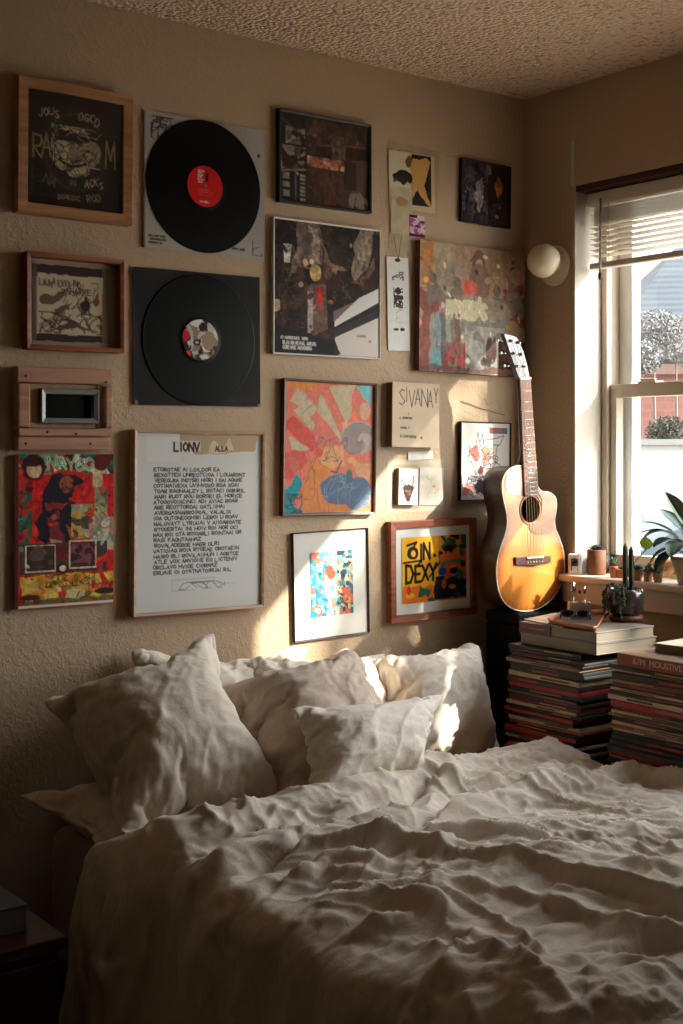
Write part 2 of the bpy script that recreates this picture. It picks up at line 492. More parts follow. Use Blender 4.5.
        faces = F.tolist()
        for q in range(m2):
            q2 = (q + 1) % m2; faces.append([ring[q], ring[q2], n0 + q2, n0 + q])
        faces.append([n0 + q for q in range(m2)])
        me = bpy.data.meshes.new(name); me.from_pydata(V.tolist(), [], faces); me.update()
        ca = me.color_attributes.new('Col', 'FLOAT_COLOR', 'POINT')
        cc = s._cols(s.c); cc = np.concatenate([cc, cc[ring]])
        ca.data.foreach_set('color', cc.ravel())
        o = bpy.data.objects.new(name, me); COL.objects.link(o); me.materials.append(m or M_PRINT)
        if parent: o.parent = parent
        return o

    def build_disc(s, name, parent, r, y, hole=0.0, m=None, th=.0005):
        nr, na = 26, 72; V = []; U = []
        for a in range(nr + 1):
            q = hole + (r - hole) * a / nr
            for b in range(na):
                t = 2 * math.pi * b / na; V.append((q * math.cos(t), y, q * math.sin(t)))
                U.append((.5 + .5 * q / r * math.cos(t), .5 - .5 * q / r * math.sin(t)))
        F = [(a * na + b, (a + 1) * na + b, (a + 1) * na + (b + 1) % na, a * na + (b + 1) % na) for a in range(nr) for b in range(na)]
        n0 = len(V)
        for b in range(na):
            t = 2 * math.pi * b / na; V.append((r * math.cos(t), y + th, r * math.sin(t))); U.append(U[nr * na + b])
        F += [(nr * na + b, n0 + b, n0 + (b + 1) % na, nr * na + (b + 1) % na) for b in range(na)]
        U = np.array(U); ii = np.clip((U[:, 0] * s.nx).astype(int), 0, s.nx); jj = np.clip((U[:, 1] * s.ny).astype(int), 0, s.ny)
        cc = s._cols(s.c[jj, ii])
        me = bpy.data.meshes.new(name); me.from_pydata(V, [], F); me.update()
        me.color_attributes.new('Col', 'FLOAT_COLOR', 'POINT').data.foreach_set('color', cc.ravel())
        o = bpy.data.objects.new(name, me); COL.objects.link(o); me.materials.append(m or M_PRINT)
        if parent: o.parent = parent
        return o


def wall_rect(pl, tl, bl, pr, tr, br, depth):
    """size and place of a flat thing on the gallery wall from its four corners"""
    y = WALL_Y - depth
    a, b, c, d = at_y(pl, tl, y), at_y(pl, bl, y), at_y(pr, tr, y), at_y(pr, br, y)
    w = c.x - a.x; h = ((a.z - b.z) + (c.z - d.z)) / 2
    roll = math.atan2(((c.z - a.z) + (d.z - b.z)) / 2, w)
    cx = (a.x + c.x) / 2; cz = (a.z + b.z + c.z + d.z) / 4
    return w, h, cx, cz, max(-.045, min(.045, roll))


def on_wall(name, label, cat, q, depth, group=None, shift=0.0):
    q = (q[0] + shift,) + tuple(q[1:])
    w, h, cx, cz, roll = wall_rect(*q, depth)
    t = thing(name, label, cat, (cx, WALL_Y - .0015, cz), 0, group)
    t.rotation_euler = (0, -roll, 0)
    return t, w, h


def frame_bars(w, h, bar, y0, y1, lip=0.0):
    """four mitred bars, front at y0 (towards the room, negative), back at y1"""
    m = MB(); X, Z = w / 2, h / 2; x, z = X - bar, Z - bar
    corners = [((-X, -Z), (-x, -z)), ((X, -Z), (x, -z)), ((X, Z), (x, z)), ((-X, Z), (-x, z))]
    vs = []
    for (o, i) in corners:
        vs += [(o[0], y0, o[1]), (i[0], y0 + lip, i[1]), (i[0], y1, i[1]), (o[0], y1, o[1])]
    fs = []
    for k in range(4):
        a = k * 4; b = ((k + 1) % 4) * 4
        fs += [(a, b, b + 1, a + 1), (a + 1, b + 1, b + 2, a + 2), (a + 2, b + 2, b + 3, a + 3), (a + 3, b + 3, b, a)]
    return m.add(vs, fs)


def framed(name, label, cat, q, depth, bar, fm, art=None, mat_rect=None, glass=True, lip=.002, matm=None, inset=.008, shift=0.0):
    """frame > glass ; mat ; picture.  mat_rect=(x0,z0,x1,z1) shares of the inner opening the picture fills"""
    t, w, h = on_wall(name, label, cat, q, depth, None, shift)
    frame_bars(w, h, bar, -depth, 0, lip).build('frame', fm, t, bevel=.0012)
    iw, ih = w - 2 * bar, h - 2 * bar
    fy = -max(.0055, depth - inset)
    MB().box(-iw / 2 - .0004, iw / 2 + .0004, fy + .0015, fy + .004, -ih / 2 - .0004, ih / 2 + .0004).build('backing_board' if not mat_rect else 'mat_board', matm or M_WHITE_MAT, t)
    if art:
        x0, z0, x1, z1 = mat_rect or (0, 0, 1, 1)
        a = art((x1 - x0) * iw, (z1 - z0) * ih)
        a.build('picture', t, fy, cx=(-.5 + (x0 + x1) / 2) * iw, cz=(.5 - (z0 + z1) / 2) * ih)
    if glass:
        MB().box(-iw / 2, iw / 2, -depth + lip + .0008, -depth + lip + .0022, -ih / 2, ih / 2).build('glass', M_GLASS, t)
    return t, w, h, iw, ih
# ------------------------------------------------------------------ the room
X0, Y0 = -1.7, -1.9
OPY1, OPY0 = 2.413, 1.10          # window opening along the window wall
SILL_Z, HEAD_Z = H - .33, H + .704
WT = .21                           # wall thickness
o = MB().box(X0, WIN_X + WT, WALL_Y, WALL_Y + .12, 0, CEIL).build('wall_back', M_WALL); struct(o)
b = MB()
b.box(WIN_X, WIN_X + WT, OPY1, WALL_Y, 0, CEIL); b.box(WIN_X, WIN_X + WT, Y0, OPY0, 0, CEIL)
b.box(WIN_X, WIN_X + WT, OPY0, OPY1, 0, SILL_Z - .02); b.box(WIN_X, WIN_X + WT, OPY0, OPY1, HEAD_Z, CEIL)
struct(b.build('wall_right', M_WALL))
struct(MB().box(X0 - .1, X0, Y0, WALL_Y, 0, CEIL).build('wall_left', M_WALL))
struct(MB().box(X0 - .1, WIN_X + WT, Y0 - .1, Y0, 0, CEIL).build('wall_front', M_WALL))
struct(MB().box(X0 - .1, WIN_X + WT, Y0 - .1, WALL_Y + .12, CEIL, CEIL + .1).build('ceiling', M_CEIL))
M_FLOOR = wood('floor_boards', (.36, .24, .16), (.27, .17, .11), scale=4, axis=1)
struct(MB().box(X0 - .1, WIN_X + WT, Y0 - .1, WALL_Y + .12, -.1, 0).build('floor', M_FLOOR))
struct(MB().box(X0, WIN_X, WALL_Y - .012, WALL_Y, 0, .09).build('baseboard_back', M_TRIM, bevel=.003))
struct(MB().box(WIN_X - .012, WIN_X, Y0, WALL_Y - .012, 0, .09).build('baseboard_right', M_TRIM, bevel=.003))

# window: frame, two sashes, panes
FX = 2.69
wn = thing('window_1', None, None); wn['kind'] = 'structure'; wn['label'] = 'almond framed double-hung window beside the guitar, light pouring in'
del wn['label']
f = MB()
ym = (OPY0 + OPY1) / 2
f.box(FX, WIN_X + WT + .01, OPY1 - .021, OPY1, SILL_Z, HEAD_Z); f.box(FX, WIN_X + WT + .01, OPY0, OPY0 + .021, SILL_Z, HEAD_Z)
f.box(FX, WIN_X + WT + .01, OPY0, OPY1, HEAD_Z - .03, HEAD_Z); f.box(FX, WIN_X + WT + .01, OPY0, OPY1, SILL_Z - .02, SILL_Z + .012)
f.build('window_frame', M_TRIM, wn, bevel=.002)
M_SASH = mat('white_vinyl_sash', (.90, .90, .88), .4)
mz0, mz1 = H + .141, H + .177
ya, yb = OPY0 + .021, OPY1 - .021
s1 = MB()   # lower sash, nearer
s1.box(FX + .012, FX + .042, ya, yb, mz0, mz1)
s1.box(FX + .012, FX + .042, ya, ya + .030, SILL_Z + .012, mz0); s1.box(FX + .012, FX + .042, yb - .022, yb, SILL_Z + .012, mz0)
s1.box(FX + .012, FX + .042, ya, yb, SILL_Z + .012, SILL_Z + .05)
ls = s1.build('lower_sash', M_TRIM, wn, bevel=.002)
MB().box(FX + .025, FX + .029, ya + .028, yb - .02, SILL_Z + .045, mz0 + .003).build('pane', M_WINGLASS, ls)
s1 = MB()
s1.box(FX + .05, FX + .085, ya, yb, mz0 + .003, mz1 - .002)
s1.box(FX + .05, FX + .085, ya, ya + .045, SILL_Z + .012, HEAD_Z - .03); s1.box(FX + .05, FX + .085, yb - .045, yb, SILL_Z + .012, HEAD_Z - .03)
s1.box(FX + .05, FX + .085, ya, yb, HEAD_Z - .075, HEAD_Z - .03)
us = s1.build('upper_sash', M_SASH, wn, bevel=.002)
MB().box(FX + .064, FX + .068, ya + .04, yb - .04, mz1 - .004, HEAD_Z - .07).build('pane', M_WINGLASS, us)
lk = MB(); c = at_x(652, 381, FX + .03)
lk.box(FX + .008, FX + .04, c.y - .03, c.y + .03, mz1 - .001, mz1 + .005); lk.tube([(FX + .02, c.y - .02, mz1 + .008), (FX + .02, c.y + .03, mz1 + .010)], .004)
lk.build('sash_lock', M_TRIM, wn, bevel=.001)
# stool and apron
sb = MB(); sb.box(2.548, FX + .005, OPY0 - .05, OPY1 + .045, SILL_Z - .019, SILL_Z)
# the stool fits between the reveals behind the wall face
struct(sb.build('trim_1', M_STOOL, bevel=.006))
struct(MB().box(2.568, WIN_X, OPY0 - .03, OPY1 + .03, SILL_Z - .075, SILL_Z - .019).build('trim_2', M_STOOL, bevel=.004))
# dark brown head board under the lintel, pale metal corner bead
struct(MB().box(WIN_X + .002, FX, OPY0, OPY1, HEAD_Z - .016, HEAD_Z).build('trim_3', mat('dark_brown_head', (.25, .13, .10), .5)))
cb = MB(); a = at_x(572.5, 141, WIN_X)
cb.box(WIN_X - .003, WIN_X + .003, OPY1 - .001, OPY1 + .012, HEAD_Z, a.z)
struct(cb.build('trim_4', mat('green_bead', (.72, .78, .66), .4), bevel=.001))
struct(MB().box(WIN_X - .001, FX, OPY1 - .0015, OPY1 + .003, SILL_Z, HEAD_Z).build('trim_5', mat('jamb_paint', (.76, .72, .66), .6, bump=.15, bscale=25)))

# venetian blind
bl = thing('venetian_blind', 'raised cream slatted blind at the head of the window', 'blind', (2.64, (OPY0 + OPY1) / 2, HEAD_Z - .02))
yl, yr = OPY0 + .01 - bl.location.y, OPY1 - .012 - bl.location.y
MB().box(-.022, .022, yl, yr, -.035, 0).build('headrail', M_BLIND, bl, bevel=.003)
z = -.042; zs = []
for k in range(9): zs.append((z, 4)); z -= .0052
z -= .006
for k in range(6): zs.append((z, 10)); z -= .0145
slat = None
for (zz, tilt) in zs:
    m = MB(); M = Matrix.Rotation(R(tilt), 4, 'Y'); n = 5; w = .0125
    top = []; bot = []
    for i in range(n + 1):
        u = -1 + 2 * i / n; top.append((u * w, .0018 * (1 - u * u) + .0004)); bot.append((u * w, .0018 * (1 - u * u) - .0004))
    pts = top + bot[::-1]
    vs = [(p[0], yl + .006, p[1]) for p in pts] + [(p[0], yr - .006, p[1]) for p in pts]; k2 = len(pts)
    fs = [list(range(k2)), list(range(2 * k2 - 1, k2 - 1, -1))] + [(i, k2 + i, k2 + (i + 1) % k2, (i + 1) % k2) for i in range(k2)]
    m.add(vs, fs, True, M)
    s = m.build('slat', M_BLIND, bl, loc=(0, 0, zz))
zb = z - .004
MB().box(-.014, .014, yl + .004, yr - .004, zb - .016, zb).build('bottom_rail', M_BLIND, bl, bevel=.003)
for yy in (yr - .075, yr - .55, yl + .1):
    MB().tube([(-.016, yy, -.03), (-.016, yy, zb - .01)], .0013, 6).build('ladder_cord', M_BLIND, bl)
MB().tube([(-.026, yr - .055, -.02), (-.028, yr - .055, zb - .03)], .0028, 8).build('tilt_wand', mat('wand', (.62, .60, .54), .25), bl)
MB().lathe([(.0, 0), (.005, .002), (.006, .012), (.003, .02), (.0, .021)], 12, (-.028, yr - .055, zb - .05)).build('wand_tip', mat('tip', (.25, .22, .2), .4), bl)

# ------------------------------------------------------------------ gallery wall, left to right
BK = (.10, .08, .07); CR = (.75, .68, .56); TAN = (.62, .52, .38)


def art_band(w, h):
    a = Art(w, h, (.13, .10, .085)); a.grain(.25, 7, 3)
    a.ell(.5, .48, .36, .36, (.17, .14, .12), wob=.1)
    for k in range(3):
        pts = [(.5 + (.31 + .012 * k) * math.cos(t / 9), .5 + (.33 + .01 * k) * math.sin(t / 9)) for t in range(2 + k * 3, 52)]
        a.line(pts, .004, (.42, .36, .28), .55)
    a.ell(.47, .5, .21, .23, CR, wob=.3, seed=4); a.poly([(.3, .42), (.4, .3), (.62, .28), (.72, .4), (.6, .44), (.5, .4)], (.17, .13, .11), wob=.08)   # tangled face
    a.ell(.66, .5, .1, .12, (.6, .54, .44), wob=.5, seed=8)
    a.scrib(.28, .32, .72, .72, 46, .006, (.15, .11, .09), 5, 6, .045)
    a.scrib(.25, .28, .78, .62, 26, .006, CR, 9, 5, .05)
    a.ell(.48, .5, .06, .07, (.55, .48, .4)); a.line([(.36, .6), (.44, .63), (.53, .62), (.6, .59)], .022, (.1, .07, .06))
    a.line([(.37, .59), (.46, .61), (.57, .59)], .006, CR)
    a.text('JOUS', .11, .15, .065, CR, .011, rot=-.05, jit=.2); a.text('OGCD', .54, .12, .07, CR, .011, rot=.2, jit=.2)
    a.text('R', .06, .39, .2, TAN, .018, .45); a.text('A', .15, .37, .2, TAN, .018, .42)
    a.text('M', .82, .38, .24, TAN, .016, .4, jit=.1); a.text('T', .88, .3, .1, (.45, .4, .3), .008)
    a.text('IN', .44, .75, .05, TAN, .008); a.text('ACKS', .6, .72, .06, CR, .01, jit=.3)
    a.text('NA', .2, .72, .08, TAN, .008, rot=.4)
    a.detail(.15, 4)
    a.text('BOMUSIC', .32, .89, .042, TAN, .009, jit=.1); a.text('ROD', .62, .87, .06, TAN, .01, rot=-.15)
    a.scrib(.05, .6, .3, .92, 5, .005, (.3, .27, .22), 12)
    return a


def art_desert(w, h):
    a = Art(w, h, (.72, .66, .54)); a.rect(0, 0, 1, .16, (.25, .18, .17), wob=.04); a.rect(0, .9, 1, 1, (.25, .18, .17), wob=.04)
    a.rect(0, 0, .045, 1, (.42, .34, .29)); a.rect(.9, 0, 1, 1, (.55, .47, .37)); a.rect(.06, .12, .9, .9, (.80, .74, .62), wob=.03)
    d = (.24, .17, .13)
    a.text('LAUNA EXVILIND', .08, .2, .08, d, .01, .45, jit=.25); a.text('ZAHARRE', .36, .3, .07, d, .01, .7, jit=.2)
    a.poly([(.1, .42), (.3, .38), (.42, .3), (.36, .45), (.2, .54), (.1, .5)], (.40, .34, .26), wob=.05)
    a.poly([(.25, .6), (.5, .46), (.48, .55), (.3, .66)], (.40, .34, .26), wob=.05)
    a.ell(.66, .5, .06, .08, (.2, .13, .14), wob=.8, seed=3); a.line([(.66, .55), (.62, .66)], .016, d); a.line([(.7, .54), (.74, .64)], .016, d); a.ell(.68, .42, .02, .03, d)
    a.poly([(.77, .45), (.84, .3), (.86, .48), (.8, .52)], (.52, .28, .18))
    a.scrib(.08, .62, .88, .88, 22, .012, d, 4, 5, .06); a.scrib(.3, .2, .88, .6, 12, .007, d, 24, 5, .05)
    a.poly([(.2, .86), (.5, .72), (.86, .88), (.6, .82)], (.35, .27, .22), wob=.05)
    for k in range(5): a.line([(.08, .86 - k * .02), (.35, .7 - k * .02), (.55, .74)], .006, d, .8)
    return a


def art_jungle(w, h):
    red = (.78, .12, .09); a = Art(w, h, red, .0018)
    a.blobs([(.05, .42, .30), (.50, .60, .45), (.75, .2, .15), (.85, .80, .66), (.35, .12, .12)], 70, 3, 0, 0, 1, .13)
    a.poly([(.22, .2), (.35, .12), (.5, .09), (.66, .11), (.78, .2), (.86, .45), (.2, .45)], red, wob=.05)
    a.blobs([(.5, .10, .09), (.22, .36, .28), (.62, .2, .12), (.75, .2, .13)], 26, 5, 0, .16, .16, .62)
    a.ell(.17, .085, .12, .085, (.30, .06, .06), wob=.2); a.ell(.18, .1, .075, .055, (.82, .66, .52), wob=.1); a.ell(.17, .045, .1, .035, (.2, .05, .05))
    a.ell(.83, .17, .055, .07, (.78, .68, .5), wob=.25); a.ell(.87, .05, .09, .06, (.4, .05, .05))
    a.text('NAYCO', .32, .02, .075, (.80, .84, .70), .026, .8, .1, jit=.15); a.text('NAYCO', .32, .02, .075, (.05, .3, .2), .006, .8, .1, jit=.15)
    dk = (.13, .09, .13)
    a.poly([(.3, .2), (.34, .15), (.45, .12), (.6, .13), (.68, .18), (.6, .2), (.56, .27), (.4, .3), (.25, .28)], dk, wob=.04)
    a.ell(.51, .2, .07, .055, (.62, .32, .2), wob=.2); a.scrib(.46, .16, .58, .25, 6, .006, dk, 2, 4, .04)
    a.poly([(.22, .4), (.3, .3), (.48, .27), (.58, .34), (.62, .5), (.6, .62), (.3, .6), (.2, .5)], dk, wob=.07, seed=7)
    a.poly([(.28, .32), (.55, .31), (.45, .36), (.3, .37)], (.6, .16, .14), wob=.03)
    a.poly([(.3, .42), (.42, .38), (.48, .58), (.34, .58)], (.50, .16, .18), wob=.06)
    a.poly([(.5, .46), (.58, .5), (.63, .56), (.57, .6)], (.62, .34, .22)); a.poly([(.33, .55), (.46, .57), (.43, .64), (.38, .62)], (.7, .5, .42))
    a.blobs([(.30, .28, .2), (.68, .25, .18), (.75, .6, .3), (.62, .62, .5)], 26, 9, .56, .33, .78, .56)
    a.blobs([(.70, .68, .5), (.75, .62, .45), (.34, .42, .3), (.55, .52, .36)], 22, 19, .8, .22, .93, .46)
    a.blobs([(.55, .6, .5), (.72, .5, .45), (.5, .55, .3), (.8, .7, .6)], 24, 11, .74, .42, 1, .64, stretch=.6)
    a.rect(.04, .58, .93, .78, (.28, .22, .18)); a.rect(.09, .59, .4, .77, (.80, .72, .60)); a.rect(.105, .6, .385, .76, (.24, .17, .15))
    a.ell(.22, .65, .1, .05, (.36, .28, .24), wob=.4); a.rect(.53, .57, .82, .76, (.80, .72, .6)); a.rect(.545, .58, .805, .75, (.28, .14, .15))
    a.blobs([(.28, .14, .15), (.45, .25, .26), (.2, .1, .1)], 22, 8, .55, .59, .8, .74); a.rect(.4, .6, .53, .7, (.42, .1, .14)); a.ell(.47, .75, .06, .035, (.2, .08, .1)); a.ell(.47, .75, .035, .02, (.85, .78, .7))
    a.rect(.05, .79, 1, .98, (.82, .62, .14), wob=.03); a.blobs([(.85, .65, .15), (.8, .5, .12), (.75, .55, .3), (.85, .7, .3)], 40, 15, .06, .8, .98, .94)
    a.scrib(.3, .79, .8, .87, 30, .007, (.3, .22, .08), 8, 4, .03); a.text('NOCUAR', .74, .86, .04, (.75, .2, .1), .012, jit=.3)
    a.poly([(.82, .72), (.94, .66), (.88, .76), (.95, .88), (.9, .9), (.84, .8)], (.78, .16, .1), wob=.03)
    a.ell(.13, .93, .1, .018, (.2, .16, .1), wob=.4); a.ell(.9, .915, .12, .02, (.25, .15, .1), wob=.4); a.ell(.58, .92, .12, .03, (.80, .72, .5), wob=.7)
    a.ell(.46, .91, .04, .04, (.75, .2, .1), wob=.5); a.rect(0, .95, 1, .98, (.3, .3, .25), .8, wob=.03); a.detail(.14, 6, 70); a.scrib(.04, .03, .96, .56, 34, .006, (.12, .07, .07), 44, 5, .035, .7); a.rect(0, .98, 1, 1, (.86, .80, .70))
    a.rect(0, 0, .03, 1, (.35, .12, .1)); return a


def art_lion(w, h):
    a = Art(w, h, (.84, .83, .80), .0013); pap = (.86, .85, .82)
    a.rect(.08, .0, .34, .16, (.87, .86, .83)); a.rect(.05, .17, .98, .97, pap, .6)
    a.poly([(.34, 0), (.97, 0), (.95, .1), (.8, .11), (.45, .115), (.34, .08)], (.72, .62, .49), wob=.02)
    a.rect(.27, .04, .5, .1, (.83, .80, .74)); a.poly([(.55, .11), (.6, .04), (.68, .09), (.74, .02), (.78, .1)], (.84, .76, .64), wob=.03)
    d = (.22, .18, .16); a.text('LIONV', .29, .052, .048, d, .013, .62, .25); a.text('ALLA', .62, .07, .028, (.35, .28, .22), .009, .6)
    rows = ['ETOROTAE AI LOILDOR EA', 'REXOTTEX UNREOTCIOA I LOUARONT', 'VEOEOLRA INOTSRI HIORI I OAI AONXE', 'COTIMAIVEXA UVIHVOXO ROA XOAI',
            'TOAR RAONAALEY L ROTACI OORIRIL', 'MARI RUOT ROU ROROEI EL HORICE', 'ATOOOVOIXCINCI ADI AVIAC ROAR', 'ARE REOTTOROAI OATLIIHAI', 'AVERGASNARROIMIAL VALALIX',
            'IOA OUTONEOOHIRI LEROI U ROAV', 'MALOVAYT LYRIAIAI V AIIOAROATE', 'RTOOERTAI INI HOIV ROI NOR OCI', 'MAX ROI OTA ROIOARLI ROINTAAI OR', 'RAIE FAONTAAHAZ',
            'ROVALADEROE HAER OLRI', 'VATIOIAG ROIA RTOEAE OROTAEIN', 'HAIRO RLI ROVILAIIHUN I AORTCE', 'ATLE VOX AMVIOIIE EO LICTENIV', 'ORCLAVO HVIOE CIORMAZ', 'ERUAIE OI OTATNATOIRUAI RIL']
    for k, r in enumerate(rows):
        a.text(r, .135 + .004 * (k % 3), .195 + k * .0305, .0185, (.26, .25, .25), .0062, min(.95, .76 / (len(r) * 1.16) / (.0185 * a.asp)), .22, jit=.12, a=.92)
    a.line([(.28, .83), (.28, .89), (.46, .89)], .003, (.6, .6, .6)); a.line([(.28, .83), (.62, .825), (.6, .86), (.8, .865)], .003, (.6, .6, .6))
    a.scrib(.33, .845, .7, .885, 9, .004, (.45, .45, .45), 3, 5, .04)
    return a


def art_nightlife(w, h):
    a = Art(w, h, (.22, .16, .13)); a.rect(0, 0, .28, 1, (.12, .10, .09))
    a.blobs([(.12, .1, .09), (.42, .40, .36), (.2, .17, .15), (.62, .60, .55)], 16, 4, .06, .14, .28, .34, stretch=2); a.blobs([(.1, .09, .08), (.3, .27, .24), (.15, .1, .09), (.55, .48, .42)], 40, 5, 0, .36, .28, .64)
    a.line([(0, .05), (.2, .2)], .02, (.3, .27, .24)); a.line([(.02, .66), (.28, .62)], .02, (.5, .48, .42)); a.line([(.17, .66), (.17, .97)], .02, (.4, .38, .34))
    for k in range(3): a.rect(.03, .68 + k * .1, .1 + .0 * k, .75 + k * .1, (.62, .60, .56), .8)
    for k in range(7): a.rect(.22, .68 + k * .045, .28, .71 + k * .045, (.6, .55, .48))
    a.blobs([(.28, .20, .16), (.24, .17, .13), (.32, .23, .18), (.22, .15, .12)], 30, 6, .29, 0, 1, .5)
    a.text('JCONAMER', .3, .19, .025, (.42, .34, .28), .008); a.line([(.42, .34), (.5, .3), (.72, .27), (1, .25)], .012, (.45, .38, .32))
    a.rect(.58, .28, .74, .44, (.42, .36, .30)); a.rect(.57, .16, .72, .3, (.34, .28, .24)); a.rect(.4, .32, .58, .5, (.18, .13, .1)); a.rect(.74, .28, 1, .42, (.2, .14, .12))
    a.blobs([(.70, .45, .32), (.80, .62, .50), (.45, .2, .14), (.6, .4, .3)], 34, 7, .3, .45, .72, .6)
    a.rect(.29, .57, .72, 1, (.29, .18, .14)); a.blobs([(.30, .19, .15), (.24, .15, .12), (.33, .21, .17)], 18, 8, .29, .58, .72, 1, stretch=.4)
    a.detail(.2, 8, 40)
    a.poly([(.78, .45), (1, .4), (1, .85), (.9, .82), (.82, .7)], (.40, .32, .27), .8, wob=.03); a.rect(.74, .45, .86, .78, (.25, .19, .16)); a.blobs([(.55, .48, .42), (.3, .24, .2), (.4, .33, .28)], 20, 9, .7, .78, 1, 1)
    return a


def art_concert(w, h):
    a = Art(w, h, (.13, .095, .08), .0018); a.blobs([(.13, .09, .08), (.2, .14, .11), (.16, .11, .09), (.26, .19, .14)], 90, 3)
    a.poly([(.2, .0), (.42, 0), (.45, .3), (.3, .33), (.2, .3)], (.42, .36, .31), wob=.03); a.poly([(.08, .18), (.16, .18), (.14, .32), (.09, .32)], (.78, .74, .68))
    a.poly([(.16, .3), (.22, .2), (.24, .26), (.18, .44), (.14, .42)], (.52, .46, .4)); a.line([(.18, .32), (.38, .36)], .015, (.5, .4, .3))
    a.poly([(.32, .02), (.4, .04), (.42, .3), (.34, .3)], (.62, .53, .47), wob=.03); a.ell(.38, .38, .055, .07, (.78, .64, .42), wob=.3)
    a.poly([(.42, .1), (.55, .3), (.68, .32), (.64, .36), (.5, .34)], (.5, .38, .28), wob=.05)
    a.poly([(.72, .3), (.76, .12), (.82, 0), (.93, .02), (.92, .18), (.88, .32), (.74, .42)], (.56, .49, .42), wob=.04); a.poly([(.72, .42), (.86, .36), (.95, .2), (.96, .3), (.84, .44)], (.42, .3, .22))
    a.ell(.5, .36, .04, .05, (.4, .28, .24), wob=.3)
    a.poly([(.3, .5), (.34, .46), (.48, .46), (.5, .8), (.36, .86), (.32, .8)], (.42, .32, .28)); a.rect(.31, .52, .36, .84, (.62, .56, .52)); a.poly([(.38, .49), (.47, .47), (.45, .58), (.42, .66), (.39, .6)], (.75, .22, .14), wob=.03)
    a.scrib(.02, .45, .3, .8, 18, .005, (.42, .32, .24), 5, 3, .03, .6); a.scrib(.5, .4, .72, .62, 12, .006, (.50, .38, .2), 6, 2, .025, .8); a.scrib(.04, .0, .95, .4, 16, .004, (.40, .33, .28), 7, 4, .05, .5)
    a.poly([(.0, .6), (.05, .6), (.055, .68), (0, .7)], (.75, .65, .48)); a.ell(.53, .59, .035, .02, (.65, .5, .2), wob=.6)
    a.detail(.24, 12, 70)
    a.poly([(.55, .66), (1, .47), (1, .55), (.55, .74)], (.46, .41, .37)); a.poly([(.8, .54), (1, .45), (1, .56), (.56, .78), (.56, .74)], (.84, .82, .80)); a.poly([(.55, .8), (1, .62), (1, .68), (.55, .86)], (.2, .19, .2))  # white diagonals: print and a streak of sun painted together
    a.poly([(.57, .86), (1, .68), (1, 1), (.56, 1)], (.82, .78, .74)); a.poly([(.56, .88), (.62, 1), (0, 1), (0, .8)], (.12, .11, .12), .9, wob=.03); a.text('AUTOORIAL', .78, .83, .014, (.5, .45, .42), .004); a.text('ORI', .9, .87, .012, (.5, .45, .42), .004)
    a.text('AT ANROREOIER. NORO', .06, .875, .02, (.85, .83, .8), .005, .55); a.text('RLIAI RN AEIAIAL AORIAN', .08, .91, .024, (.85, .83, .8), .006, .5); a.text('COREIVOIE AOIVONORA', .08, .945, .024, (.85, .83, .8), .006, .5)
    return a


